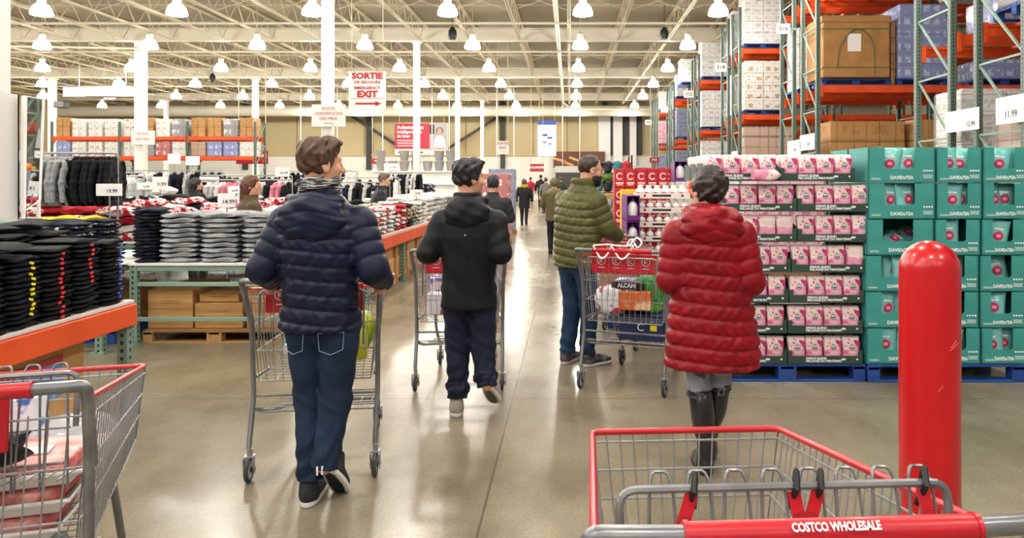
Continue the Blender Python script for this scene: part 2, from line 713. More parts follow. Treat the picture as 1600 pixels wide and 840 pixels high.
def build_rack(yf, nb, label, levels=(3.38, 5.32), H=6.4, double=True, light=False, x0=RX, group=None, name='pallet_rack', sm=m_green2):
    r_ = empty(name, (x0, yf, 0), 0, label, 'rack', group)
    um = upright_mesh(H)
    um.materials.append(sm)
    D, G = .95, .62
    rows = ((0, D),) + (((D + G), (2 * D + G)),) if double else ((0, D),)
    for (a, b_) in rows:
        for i in range(nb + 1):
            for y in (a, b_):
                link('upright', um, r_, (i * BAY, y, 0))
            z = .4
            br = MB()
            while z < H - .9:
                br.tube([(0, a + .03, z), (0, b_ - .03, z)], .018, 4)
                br.tube([(0, a + .03, z), (0, b_ - .03, z + .85)], .018, 4)
                z += .85
            br.build('brace', m_greenplain, r_, (i * BAY, 0, 0))
        for z in levels:
            for y in (a, b_):
                for i in range(nb):
                    bm_ = MB()
                    bm_.box((i * BAY + BAY / 2, y, z), (BAY - .1, .05, .15), bev=.008)
                    bm_.box((i * BAY + BAY / 2, y + .03 * (1 if y == a else -1), z + .055), (BAY - .1, .04, .04))
                    for e in (.07, BAY - .07):
                        bm_.box((i * BAY + e, y - .01, z - .03), (.05, .09, .24))
                    bm_.build('beam', m_orange, r_)
            sh = MB()
            for i in range(nb):
                for q in range(3):
                    sh.box((i * BAY + .45 + q * .9, (a + b_) / 2, z + .05), (.09, b_ - a - .05, .04))
            sh.build('cross_bar', m_orange, r_)
    return r_


ROWS = [8.1, 14.9, 21.7, 28.6, 35.4, 42.2]
rk_names = ['nearest green and orange pallet rack at the right edge', 'second pallet rack with bay number 316',
            'third pallet rack with bay number 314', 'fourth pallet rack down the right side',
            'fifth pallet rack down the right side', 'farthest pallet rack down the right side']
for i, y in enumerate(ROWS):
    build_rack(y, (2, 2, 3, 2, 1, 1)[i], rk_names[i], H=(7.0, 7.0, 6.6, 6.4, 6.2, 6.2)[i], group='green and orange pallet racks on the right')


def number_sign(txt, px, py, Y, wpx, hpx, label, size=.62):
    p = W(px, py, Y)
    w_, h_ = wpx * Y / F, hpx * Y / F
    r_ = empty('aisle_number_sign', p, 0, label, 'sign', 'white aisle numbers on the rack ends')
    MB().box((0, 0, 0), (w_, .012, h_), bev=.003).build('panel', m_white, r_)
    text(txt, h_ * size, (0, -.009, 0), m_text_dark, r_, bold=.015)
    MB().box(((RX - p.x) / 2, .02, 0), (RX - p.x + .06, .02, .05)).build('bracket', m_greenplain, r_)
    return r_


number_sign('316', 1224, 45, 16.3, 22, 16, 'large white sign with black number 316 on the second rack end')
number_sign('314', 1126, 105, 23.1, 18, 14, 'medium white sign with black number 314 on the third rack end')
number_sign('312', 1076, 147, 30.0, 15, 11, 'small white sign with black number 312 on the fourth rack end')
number_sign('310', 1038, 171, 36.8, 11, 9, 'small far white number sign beyond the number 312')
number_sign('308', 1013, 191, 43.6, 10, 8, 'smallest white number sign on the farthest rack end')


# pallets
def pallet_mesh(w_=1.2, d_=1.0, h_=.137, name='pallet'):
    mb = MB()
    for i in range(7):
        y = -d_ / 2 + .05 + i * (d_ - .1) / 6
        mb.box((0, y, h_ - .009), (w_, .1, .018), bev=.002)
    for x in (-w_ / 2 + .045, 0, w_ / 2 - .045):
        for y in (-d_ / 2 + .05, 0, d_ / 2 - .05):
            mb.box((x, y, h_ / 2), (.09 if x else .14, .1, h_ - .036), bev=.003)
    for x in (-w_ / 2 + .045, 0, w_ / 2 - .045):
        mb.box((x, 0, h_ - .028), (.1, d_, .02))
    for y in (-d_ / 2 + .05, 0, d_ / 2 - .05):
        mb.box((0, y, .009), (w_, .1, .018), bev=.002)
    return mb.mesh(name)


pal_me = pallet_mesh()


def pallet(x, y, z, m, label, group, rz=0, me=pal_me):
    o = link('pallet', me, None, (x, y, z), (0, 0, rz), m)
    return tag(o, label, 'pallet', group)


# wrapped loads on the racks
def carton_mat(name, base, ink, sx=.4, sz=.25, m_w=.02):
    """printed cases: a grid of cartons with an ink patch on each"""
    m = mat(name, base, .6)
    nt = m.node_tree
    b = nt.nodes['Principled BSDF']
    tc = nt.nodes.new('ShaderNodeTexCoord')
    sp = nt.nodes.new('ShaderNodeSeparateXYZ')
    nt.links.new(tc.outputs['Object'], sp.inputs[0])
    u = nmath(nt, 'FRACT', nmath(nt, 'DIVIDE', nmath(nt, 'ADD', nmath(nt, 'ADD', sp.outputs[0], sp.outputs[1]), 10.003), sx))
    v = nmath(nt, 'FRACT', nmath(nt, 'DIVIDE', sp.outputs[2], sz))
    eu = nmath(nt, 'LESS_THAN', u, .04)
    ev = nmath(nt, 'LESS_THAN', v, .06)
    seam = nmath(nt, 'MAXIMUM', eu, ev)
    pu = nmath(nt, 'LESS_THAN', nmath(nt, 'ABSOLUTE', nmath(nt, 'SUBTRACT', u, .5)), .3)
    pv = nmath(nt, 'LESS_THAN', nmath(nt, 'ABSOLUTE', nmath(nt, 'SUBTRACT', v, .5)), .24)
    ns = nt.nodes.new('ShaderNodeTexNoise')
    ns.inputs['Scale'].default_value = 9
    nt.links.new(tc.outputs['Object'], ns.inputs['Vector'])
    nn = nmath(nt, 'GREATER_THAN', ns.outputs['Fac'], .48)
    patch = nmath(nt, 'MULTIPLY', nmath(nt, 'MULTIPLY', pu, pv), nn)
    c = nmix(nt, patch, base, ink)
    c = nmix(nt, nmath(nt, 'MULTIPLY', seam, .55), c, '#55504a')
    nt.links.new(c, b.inputs['Base Color'])
    return m


LM = {
    'white': carton_mat('white_cases', '#eceae4', '#c9c4bc', .3, .22),
    'roll': carton_mat('white_cases_brown_print', '#efebe2', '#b98f5c', .26, .27),
    'carton': carton_mat('brown_cases', '#b98a52', '#a87a45', .6, .45),
    'tan': carton_mat('plain_tan_cases', '#c4a894', '#bfa390', .8, .9),
    'blue': carton_mat('blue_cases', '#6d83c4', '#b9c6ea', .2, .26),
    'darkblue': carton_mat('dark_blue_cases', '#6f7fa8', '#38497f', .2, .2),
    'grey': carton_mat('grey_cases', '#8b8a88', '#d8d8d6', .7, .4),
    'pink': carton_mat('pink_cases', '#e9a9bd', '#d0486f', .22, .2),
    'red': carton_mat('red_cases', '#b81f2c', '#f1d9d4', .3, .3),
}
NL = {'white': 'white cases', 'roll': 'white cases printed brown', 'carton': 'brown cartons', 'tan': 'plain tan cartons',
      'blue': 'blue cases', 'darkblue': 'dark blue cases', 'grey': 'grey cases', 'pink': 'pink cases', 'red': 'red cases'}


def load(x0, x1, y0, y1, z0, z1, kind, where, pal=True, wrap=True, palm=None, label=None, group='wrapped pallet loads on the racks'):
    """one wrapped load standing on its own pallet"""
    cx, cy = (x0 + x1) / 2, (y0 + y1) / 2
    hp = .13 if pal else 0
    if pal:
        me = pallet_mesh(x1 - x0, y1 - y0, .128)
        o = link('pallet', me, None, (cx, cy, z0), None, palm or m_bluep)
        tag(o, 'blue pallet under %s %s' % (NL[kind], where) if palm is None else 'wooden pallet under the %s %s' % (NL[kind], where), 'pallet', 'pallets on the racks')
    r_ = empty('wrapped_pallet_load', (cx, cy, z0 + hp), 0, label or 'wrapped load of %s %s' % (NL[kind], where), 'pallet load', group)
    h_ = z1 - z0 - hp
    w_, d_ = x1 - x0 - .06, y1 - y0 - .06
    mb = MB()
    rnd = random.Random(int(x0 * 77 + y0 * 13 + z0 * 5))
    nx, ny = max(2, int(w_ / .42)), 2
    nz = max(1, int(h_ / .3))
    for k in range(nz):
        for i in range(nx):
            for j in range(ny):
                if 0 < i < nx - 1 and 0 < k < nz - 1 and ny > 2:
                    continue
                e = rnd.uniform(-.006, .006)
                mb.box((-w_ / 2 + (i + .5) * w_ / nx + e, -d_ / 2 + (j + .5) * d_ / ny + rnd.uniform(-.008, .008), (k + .5) * h_ / nz),
                       (w_ / nx - .008, d_ / ny - .008, h_ / nz - .006), bev=.01)
    mb.build('cartons', LM[kind], r_)
    if wrap:
        f = MB()
        f.box((0, 0, h_ / 2), (w_ + .05, d_ + .05, h_ + .02), bev=.04)
        f.build('stretch_film', m_film, r_)
    return r_


# second rack (bay number 316): big brown gaylord box
r_ = empty('giant_carton', (5.80, 15.45, 3.60), 0, 'giant brown carton with a white delivery note, strapped, on the rack with number 316', 'box')
MB().box((0, 0, .6), (1.36, 1.0, 1.16), bev=.02).box((0, 0, 1.2), (1.40, 1.06, .14), bev=.015).build('carton', m_card, r_)
MB().box((-.05, -.515, .72), (.27, .008, .36)).build('delivery_note', m_paper, r_)
sp_ = MB()
for z in (.22, 1.0):
    sp_.box((0, 0, z), (1.38, 1.02, .018))
sp_.tube(smooth_path([(-.4, -.52, .2), (-.32, -.54, .7), (.0, -.54, 1.0), (.3, -.54, .75), (.35, -.52, .1)], 5), .012, 5)
sp_.build('strap', mat('green_strap', '#5c6b3c', .5), r_)
tag(link('pallet', pallet_mesh(1.4, .98, .12), None, (5.80, 15.45, 3.47), None, m_bluep), 'blue pallet under the giant brown carton', 'pallet', 'pallets on the racks')
load(6.51, 6.66, 15.0, 15.9, 3.47, 4.75, 'carton', 'right of the giant carton', pal=False, wrap=False, label='narrow tall brown carton squeezed beside the giant carton')
load(6.66, 7.70, 15.0, 15.85, 3.47, 5.12, 'blue', 'right of the giant brown carton')
load(5.15, 6.3, 16.7, 17.6, 3.47, 5.0, 'white', 'behind the giant brown carton')
load(8.3, 9.4, 15.0, 15.9, 3.47, 4.0, 'blue', 'low at the far right of rack 316')
load(5.3, 6.9, 15.1, 15.9, 1.9, 2.75, 'carton', 'low on rack 316 behind the pink display', pal=False, wrap=False)
load(6.95, 7.68, 15.0, 15.9, 1.9, 2.78, 'carton', 'low on rack 316, right of the others', pal=False, wrap=False)
load(7.85, 9.6, 15.0, 15.9, 1.7, 3.1, 'white', 'low at the far right of rack 316')
load(5.3, 6.7, 15.0, 15.9, 5.42, 6.6, 'pink', 'on the top level of rack 316, left')
load(6.8, 7.68, 15.0, 15.9, 5.42, 6.7, 'white', 'on the top level of rack 316, right')
# pink and white cases seen under the lower beam
r_ = empty('film_wrapped_bundle', (5.85, 13.6, 1.62), 0, 'white film wrapped bundle of flat sheets on top of the stock behind the pink display', 'bundle')
fb = MB()
for k in range(9):
    w_ = 1.62 - .03 * abs(k - 3) - (.05 * (k % 2))
    fb.box((.02 * math.sin(k * 2.1), 0, .06 + k * .052), (w_ - max(0, k - 5) * .16, 1.0, .05), rotm(0, .01 * math.sin(k * 1.7), 0), bev=.02)
fb.build('sheets', m_paper, r_)
load(5.0, 6.7, 13.1, 14.1, 0, 1.66, 'white', 'on the floor behind the teal boxes', group='pallet loads on the floor')

# nearest rack
load(5.6, 6.75, 9.75, 10.5, 3.47, 4.0, 'blue', 'low on the nearest rack')
load(5.15, 6.6, 8.15, 9.0, 3.47, 4.75, 'grey', 'on the nearest rack at the top right corner')
load(5.2, 6.5, 9.7, 10.5, 4.05, 5.0, 'grey', 'above the blue cases on the nearest rack', pal=False)
load(5.1, 6.5, 8.2, 9.0, 1.35, 2.35, 'tan', 'behind the price boards of the nearest rack', pal=False)
load(5.12, 6.4, 9.7, 10.45, 1.35, 2.75, 'white', 'at the back of the nearest rack', pal=False)
# third rack (314)
load(5.12, 6.3, 21.75, 22.6, 3.47, 5.05, 'roll', 'on the middle level of rack 314')
load(5.12, 6.3, 21.75, 22.6, 5.42, 7.2, 'white', 'on the top level of rack 314')
load(5.12, 6.6, 21.75, 22.6, 1.9, 3.1, 'tan', 'low on rack 314', pal=False, wrap=False)
load(5.12, 6.3, 23.4, 24.2, 5.42, 6.9, 'white', 'on the back of the top level of rack 314')
load(5.12, 6.3, 23.4, 24.2, 3.47, 4.9, 'white', 'on the back of the middle level of rack 314')
# fourth
load(5.1, 6.2, 28.65, 29.5, 3.47, 5.0, 'white', 'on the middle level of the fourth rack')
load(5.1, 6.2, 28.65, 29.5, 5.42, 7.0, 'white', 'on the top level of the fourth rack')
load(5.1, 6.2, 28.65, 29.5, 1.8, 3.05, 'white', 'low on the fourth rack', pal=False)
load(4.55, 5.6, 30.3, 31.2, 5.42, 6.5, 'white', 'on the back of the fourth rack')
for yy, nm in ((35.4, 'fifth'), (42.2, 'farthest')):
    load(5.1, 6.2, yy + .05, yy + .9, 3.47, 4.9, 'darkblue' if nm == 'fifth' else 'pink', 'on the middle level of the %s rack' % nm)
    load(5.1, 6.2, yy + .05, yy + .9, 5.42, 6.6, 'white', 'on the top level of the %s rack' % nm)
    load(5.1, 6.2, yy + .05, yy + .9, 1.7, 2.95, 'darkblue', 'low on the %s rack' % nm, pal=False)


# price boards on the rack ends
def board(p, w_, h_, rz, label, lines=(), name='price_board', frame=None, tilt=0, group='white price boards', mcol=None):
    r_ = empty(name, p, rz, label, 'price sign', group)
    r_.rotation_euler = (tilt, 0, rz)
    MB().box((0, 0, 0), (w_, .012, h_), bev=.004).build('panel', mcol or m_paper, r_)
    if frame:
        fr = MB()
        fr.tube(round_path([(-w_ / 2, 0, h_ / 2), (-w_ / 2, 0, -h_ / 2), (w_ / 2, 0, -h_ / 2), (w_ / 2, 0, h_ / 2)], .01), .008, 4)
        fr.build('frame', frame, r_)
    for (s, size, dx, dz, m, bo) in lines:
        text(s, size, (dx, -.009, dz), m, r_, bold=bo)
    return r_


# these face the aisle (look along -X): rz = -90 degrees
p = W(1452, 190, 9.6 * .87)
board((4.945, 9.33, 2.30), .8, .27, -PI / 2, 'white price board hung on the rack end, left of the larger one',
      (('12.99', .09, .22, -.06, m_text_dark, 0),), tilt=-.0)
board((4.945, 8.1, 2.34), .95, .31, -PI / 2, 'larger white price board reading 11.99 at the right edge',
      (('11.99', .11, -.18, -.05, m_text_dark, 0), ('20.', .09, .22, .02, m_text_dark, 0)))
board((4.945, 15.4, 2.33), .95, .33, -PI / 2, 'white price board on the end of rack 316, front one', (('9.99', .1, .1, -.05, m_text_dark, 0),))
board((4.945, 16.3, 2.25), .95, .33, -PI / 2, 'white price board on the end of rack 316, rear one', (('8.49', .1, .1, -.05, m_text_dark, 0),))
board((4.945, 22.2, 2.25), .8, .3, -PI / 2, 'white price board on the end of rack 314')
board((4.945, 29.1, 2.3), .8, .3, -PI / 2, 'white price board on the end of the fourth rack')

# ------------------------------------------------------------------ pink coffee display
m_dkgreen = mat('tray_green', '#2c4438', .6)
m_tin = mat('tray_inside', '#3b4f44', .7)


def pack_material():
    m = mat('pink_coffee_pack', '#f0a9bf', .38, coat=.15)
    nt = m.node_tree
    b = nt.nodes['Principled BSDF']
    tc = nt.nodes.new('ShaderNodeTexCoord')
    sp = nt.nodes.new('ShaderNodeSeparateXYZ')
    nt.links.new(tc.outputs['Object'], sp.inputs[0])
    ns = nt.nodes.new('ShaderNodeTexNoise')
    ns.inputs['Scale'].default_value = 26
    nt.links.new(tc.outputs['Object'], ns.inputs['Vector'])
    zz = nmath(nt, 'ADD', sp.outputs[2], nmath(nt, 'MULTIPLY', ns.outputs['Fac'], .09))
    up = nmath(nt, 'GREATER_THAN', zz, .145)
    c = nmix(nt, up, '#ee9db8', '#f7dcd6')
    vo = nt.nodes.new('ShaderNodeTexVoronoi')
    vo.inputs['Scale'].default_value = 38
    nt.links.new(tc.outputs['Object'], vo.inputs['Vector'])
    dot = nmath(nt, 'LESS_THAN', vo.outputs['Distance'], .28)
    ns2 = nt.nodes.new('ShaderNodeTexNoise')
    ns2.inputs['Scale'].default_value = 14
    nt.links.new(tc.outputs['Object'], ns2.inputs['Vector'])
    dot = nmath(nt, 'MULTIPLY', dot, nmath(nt, 'GREATER_THAN', ns2.outputs['Fac'], .5))
    c = nmix(nt, dot, c, '#e0588c')
    nt.links.new(c, b.inputs['Base Color'])
    return m


m_pack = pack_material()
m_bloom = mat('magenta_blossom', '#cf2f75', .4)
m_bloom2 = mat('pink_blossom', '#e4749c', .4)
m_ring = mat('logo_ring', '#4c5a56', .45)


def pack_mesh(w_=.132, d_=.08, h_=.195, seed=0):
    rnd = random.Random(seed)
    mb = MB()
    nz, n = 12, 20
    P, Fs = [], []
    for k in range(nz + 1):
        t = k / nz
        z = h_ * t
        dd = d_ / 2 * (1 if t < .8 else 1 - .8 * ((t - .8) / .2) ** 1.3)
        ww = w_ / 2 * (1 - .04 * math.sin(t * PI))
        if k == 0:
            ww *= .94
            dd *= .9
        for i in range(n):
            a = 2 * PI * i / n
            c, s_ = math.cos(a), math.sin(a)
            x = ww * math.copysign(abs(c) ** .35, c)
            y = dd * math.copysign(abs(s_) ** .35, s_)
            wob = .0025 * math.sin(9 * t + seed + a * 3) + rnd.uniform(-.0012, .0012)
            P.append((x + wob, y + wob, z))
    for k in range(nz):
        for i in range(n):
            Fs.append((k * n + i, k * n + (i + 1) % n, (k + 1) * n + (i + 1) % n, (k + 1) * n + i))
    Fs.append(tuple(range(n))[::-1])
    Fs.append(tuple(range(nz * n, nz * n + n)))
    mb.add(P, Fs)
    mb.box((0, -.0, h_ - .004), (w_ * .94, .016, .012), bev=.003)
    return mb.mesh('pack', m_pack, 1.0)


def disc(mb, x, z, r, y, n=12, mi=0, ry=None):
    P = [(x, y, z)] + [(x + r * math.cos(2 * PI * i / n), y, z + (ry or r) * math.sin(2 * PI * i / n)) for i in range(n)]
    mb.add(P, [(0, 1 + (i + 1) % n, 1 + i) for i in range(n)], mi)


def pack_print():
    mb = MB()
    yf = -.0432
    disc(mb, .004, .115, .021, yf - .0005, 18, 0)          # ring
    disc(mb, .004, .115, .0165, yf - .0010, 18, 1)
    # the crowned long-haired figure, reduced to its strokes
    disc(mb, .004, .118, .0055, yf - .0015, 10, 0, .0075)
    mb.add([(.004 - .011, yf - .0015, .103), (.004 + .011, yf - .0015, .103), (.004 + .006, yf - .0015, .114), (.004 - .006, yf - .0015, .114)], [(0, 1, 2, 3)], 0)
    disc(mb, .004 - .012, .112, .003, yf - .0015, 8, 0, .006)
    disc(mb, .004 + .012, .112, .003, yf - .0015, 8, 0, .006)
    mb.add([(.004 - .005, yf - .0015, .125), (.004 + .005, yf - .0015, .125), (.004, yf - .0015, .131)], [(0, 1, 2)], 0)
    disc(mb, .004, .118, .0028, yf - .002, 8, 1, .004)
    for (x, z, r, mi) in ((.044, .150, .017, 2), (.030, .160, .011, 2), (.050, .128, .011, 2), (-.040, .022, .016, 2), (-.052, .040, .010, 2),
                          (-.020, .016, .010, 3), (-.048, .085, .008, 3), (-.036, .074, .006, 2), (-.055, .072, .006, 2), (-.03, .155, .005, 3),
                          (.020, .030, .006, 3), (.05, .05, .007, 3)):
        for q in range(5):
            a = q * 2 * PI / 5 + x * 50
            disc(mb, x + .6 * r * math.cos(a), z + .6 * r * math.sin(a), r * .55, yf - .0004 - .0001 * q, 7, mi)
    for i, (z, w_) in enumerate(((.080, .06), (.073, .05), (.066, .056), (.055, .03))):
        mb.box((.008, yf - .0004, z), (w_, .0008, .0022), mi=1)
    return mb.mesh('printed_artwork', [m_ring, m_text_white, m_bloom, m_bloom2])


pack_me = [pack_mesh(seed=s_) for s_ in range(3)]
print_me = pack_print()


def pack(x, y, z, label, var=0, rz=0, rot=None, group='pink coffee packs in the green trays', art=True):
    o = link('coffee_pack', pack_me[var % 3], None, (x, y, z), rot or (0, 0, rz))
    tag(o, label, 'coffee pack', group)
    if art:
        link('printed_artwork', print_me, o)
    return o


def tray_mesh(w_, d_=.31):
    mb = MB()
    t = .006
    mb.box((0, 0, .003), (w_, d_, .006))
    mb.box((0, -d_ / 2, .03), (w_, t, .06))
    mb.box((0, d_ / 2, .03), (w_, t, .06))
    for sx in (-1, 1):
        # side with a step up to the back
        poly = [(-d_ / 2, 0), (d_ / 2, 0), (d_ / 2, .14), (-.02, .14), (-d_ / 2 + .03, .1), (-d_ / 2, .1)]
        mb.prism(poly, sx * w_ / 2 - t / 2, sx * w_ / 2 + t / 2, lambda u, v, q: (q, u, v))
        # small front corner flap
        mb.box((sx * (w_ / 2 - .015), -d_ / 2 - .002, .05), (.03, .006, .10))
    return mb.mesh('tray_body', m_dkgreen)


TW = .572
tray_me = tray_mesh(TW)
offs = [0.0, .0, .01, .03, .075, .075, -.06]          # sideways shift of each layer, bottom first
PZ, PITCH, PY = .14, .2345, 5.70
PX0 = 1.08
pallet(PX0 + .60, PY + .5, 0, m_bluep, 'blue pallet under the pink coffee packs', 'blue pallets under the displays')
nrow = 7
for k in range(nrow):
    z = PZ + PITCH * k
    for c in range(2):
        cx = PX0 + .02 + offs[k] + TW / 2 + c * (TW + .012)
        for j in range(3):
            cy = PY + .155 + j * .335
            if j and k == 3 and False:
                continue
            lay = ordn(nrow - 1 - k, nrow, 'top', 'bottom')
            r_ = empty('display_tray', (cx, cy, z), 0, 'dark green tray of pink coffee packs, %s layer, %s stack, %s rank' % (
                lay, ('left', 'right')[c], ('front', 'middle', 'back')[j]), 'tray', 'green trays of the pink coffee display')
            link('tray_body', tray_me, r_)
            if j == 0:
                text('SPRING BLEND\nMÉLANGE DU PRINTEMPS', .024, (-.15, -.160, .031), m_text_white, r_, bold=.03, align='LEFT')
                ar = MB()
                ar.prism([(0, 0), (.02, .012), (.02, -.012)], 0, .001, lambda u, v, q: (.12 + u, -.160 + q, .035 + v))
                ar.box((.15, -.1595, .035), (.014, .001, .014))
                disc(ar, .245, .035, .008, -.160, 8)
                ar.build('printed_mark', m_text_white, r_)
            for i in range(4):
                for d in range(2):
                    if (j > 0 or d > 0) and not (k >= 5 or (c == 0 and i == 0) or (c == 1 and i == 3 and j < 2)):
                        continue
                    vx = cx - TW / 2 + .075 + i * .1405
                    vy = cy - .095 + d * .125
                    if k == 6 and c == 0 and i > 2 and False:
                        continue
                    lb = 'pink flowered coffee pack, %s of four in the %s tray of the %s layer' % (ordn(i, 4), ('left', 'right')[c], lay)
                    if j or d:
                        lb = 'rear pink coffee pack, %s of four, %s rank, %s layer, %s stack' % (
                            ordn(i, 4), ORD[j * 2 + d], lay, ('left', 'right')[c])
                    rnd = random.Random(k * 31 + c * 7 + i)
                    special = (j == 0 and d == 0 and ((k == 4 and c == 0 and i in (2, 3)) or (k == 3 and c == 1 and i == 3)))
                    pack(vx + rnd.uniform(-.003, .003), vy + rnd.uniform(-.006, .004), z + .008, lb, var=i + k,
                         rz=(PI if special else 0) + rnd.uniform(-.05, .05))
# one pack lying on its side in front of the top layer
o = pack(1.39, PY - .09, 1.592, 'pink coffee pack lying on its side at the front of the top layer', 1)
o.rotation_euler = Matrix(((0, 0, 1), (1, 0, 0), (0, 1, 0))).to_euler()

# ------------------------------------------------------------------ teal tea display
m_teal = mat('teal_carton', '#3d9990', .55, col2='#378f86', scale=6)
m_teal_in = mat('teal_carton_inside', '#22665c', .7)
m_pouch = mat('teal_foil_pouch', '#86cdc6', .3, metal=.1, coat=.3, col2='#6dbdb5', scale=9)
m_seal = mat('raspberry_seal', '#c8245a', .4)


def teal_box(w_, d_, h_, ww):
    """open fronted display case: strip below, cheeks left and right, window of width ww"""
    mb = MB()
    t = .008
    wl = (w_ - ww) * .45
    wr = w_ - ww - wl
    sh = .105
    mb.box((0, 0, t / 2), (w_, d_, t))
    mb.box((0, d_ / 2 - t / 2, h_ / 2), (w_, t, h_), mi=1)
    for sx in (-1, 1):
        mb.box((sx * (w_ / 2 - t / 2), 0, h_ / 2), (t, d_, h_))
    yf = -d_ / 2 + t / 2
    # front sheet as one outline with the window cut out of it, corners rounded
    x0, x1 = -w_ / 2, w_ / 2
    a, b_ = x0 + wl, x1 - wr
    poly = [(x0, 0), (x1, 0), (x1, h_), (b_, h_), (b_, sh + .02), (b_ - .006, sh + .006), (b_ - .02, sh), (a + .02, sh), (a + .006, sh + .006), (a, sh + .02), (a, h_), (x0, h_)]
    n = len(poly)
    P = [(u, yf - t / 2, v) for u, v in poly] + [(u, yf + t / 2, v) for u, v in poly]
    quads = [(0, 7, 8, 9, 10, 11), (0, 1, 6, 7), (1, 2, 3, 4, 5, 6)]
    Fs = list(quads) + [tuple(i + n for i in q[::-1]) for q in quads]
    for i in range(n):
        j = (i + 1) % n
        Fs.append((j, i, i + n, j + n))
    mb.add(P, Fs)
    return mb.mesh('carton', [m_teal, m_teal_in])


def pouch_mesh(seed):
    rnd = random.Random(seed)
    w_, h_ = .185, .258
    nx, nz = 12, 14
    P, Fs = [], []
    for side in (-1, 1):
        for k in range(nz + 1):
            for i in range(nx + 1):
                u, v = i / nx * 2 - 1, k / nz
                th = .034 * (1 - u * u) ** .5 * (1 - v ** 3.2) ** .8 + .0015
                if v < .12:
                    th = .03 * (1 - u * u) ** .5 + .002
                crease = .003 * math.sin(u * 8 + v * 11 + seed) * (1 - abs(u))
                x = u * w_ / 2 * (1 - .05 * math.sin(v * PI))
                P.append((x, side * (th + crease), v * h_))
    o = (nx + 1) * (nz + 1)
    for k in range(nz):
        for i in range(nx):
            a = k * (nx + 1) + i
            Fs.append((a, a + 1, a + nx + 2, a + nx + 1))
            Fs.append((o + a, o + a + nx + 1, o + a + nx + 2, o + a + 1))
    for i in range(nx):
        Fs.append((i + 1, i, o + i, o + i + 1))
        a = nz * (nx + 1) + i
        Fs.append((a, a + 1, o + a + 1, o + a))
    for k in range(nz):
        a = k * (nx + 1)
        Fs.append((a, a + nx + 1, o + a + nx + 1, o + a))
        a += nx
        Fs.append((a + nx + 1, a, o + a, o + a + nx + 1))
    mb = MB().add(P, Fs)
    mb.box((0, 0, h_ - .008), (w_ * .98, .006, .018), bev=.002)
    return mb.mesh('pouch', m_pouch, 1.2)


pouch_me = [pouch_mesh(s_) for s_ in range(4)]
sb = MB()
sb.lathe([(0, -.004), (.033, -.003), (.036, 0), (.033, .003), (0, .004)], (0, -.037, .138), 20, rotm(rx=PI / 2))
seal_me = sb.mesh('seal', m_seal)
sb = MB()
for z in (.146, .138, .13):
    sb.box((0, -.0415, z), (.03, .001, .003))
sb.box((0, -.026, .192), (.07, .002, .012))
sealt_me = sb.mesh('printed_mark', m_text_white)


def pouch(x, y, z, label, var, rot):
    o = link('tea_pouch', pouch_me[var % 4], None, (x, y, z), rot)
    tag(o, label, 'pouch', 'teal foil pouches in the tea cartons')
    link('seal', seal_me, o)
    link('printed_mark', sealt_me, o)
    return o


TX = [(2.285, .515, .235), (2.81, .345, .155), (3.165, .345, .16)]
TZ, TP, TH = .142, .2785, .272
pallet(2.285 + .61, PY + .48, 0, m_bluep, 'blue pallet under the teal tea cartons', 'blue pallets under the displays')
box_me = [teal_box(w_, .40, TH, ww) for (_, w_, ww) in TX]
for k in range(6):
    for c, (x0, w_, ww) in enumerate(TX):
        for j in range(2):
            dx = (.0, -.012, -.012, .0, .012, .012)[k] + (c * .003)
            cx, cy, z = x0 + w_ / 2 + dx, PY - .02 + .21 + j * .42, TZ + TP * k
            cn, lay = ('wide left', 'middle', 'right')[c], ordn(5 - k, 6, 'top', 'bottom')
            r_ = empty('tea_carton', (cx, cy, z), 0, 'teal open fronted tea carton, %s column, %s layer%s' % (cn, lay, '' if j == 0 else ', behind the front one'),
                       'carton', 'teal tea cartons')
            link('carton', box_me[c], r_)
            if j:
                continue
            text('DAVIDsTEA', .036, (.0, -.203, .038), m_text_white, r_, bold=.03, sx=.95 if c == 0 else .8)
            ic = MB()
            xr = w_ / 2 - .055
            for q in range(4):
                ic.lathe([(0, 0), (.0075, 0), (.0075, .001), (0, .001)], (xr - .03 + q * .02, -.2015, .092), 8, rotm(rx=PI / 2))
            for q in range(3):
                ic.box((xr, -.2015, .058 - q * .010), (.075 - .01 * (q % 2), .001, .004))
            for q in range(2):
                ic.box((-w_ / 2 + .06, -.2015, .033 - q * .008), (.07, .001, .003))
            ic.build('printed_mark', m_text_white, r_)
            rnd = random.Random(k * 5 + c)
            n = 3 if c == 0 else 2
            lx = -w_ / 2 + (w_ - ww) * .45
            for q in range(n):
                px_ = cx + lx + ww * (q + .5) / n
                fallen = (k in (3, 1) and q == n - 1) or (k == 2 and q == 0)
                if k == 3 and c == 0:
                    fallen = True
                lb = 'teal tea pouch, %s, %s carton, %s layer' % (ordn(q, n, 'left one', 'right one'), cn, lay)
                if fallen:
                    pouch(px_, PY - .02 + .10 + q * .055, z + .045 + q * .02, lb, q + k, (-1.15, rnd.uniform(-.6, .6), rnd.uniform(-.8, .8)))
                else:
                    pouch(px_, PY - .02 + .062 + (q % 2) * .045 + rnd.uniform(0, .015), z + .012, lb, q + k, (rnd.uniform(-.1, .08), rnd.uniform(-.15, .15), rnd.uniform(-.3, .3)))
# yellow price tag at the right edge
board((3.535, 5.62, 1.10), .06, .28, 0, 'yellow price tag on the end of the teal stack at the right edge', (('5.', .06, -.0, .17, m_text_dark, 0),),
      name='price_tag', mcol=mat('yellow_card', '#f5d21e', .5), group=None)

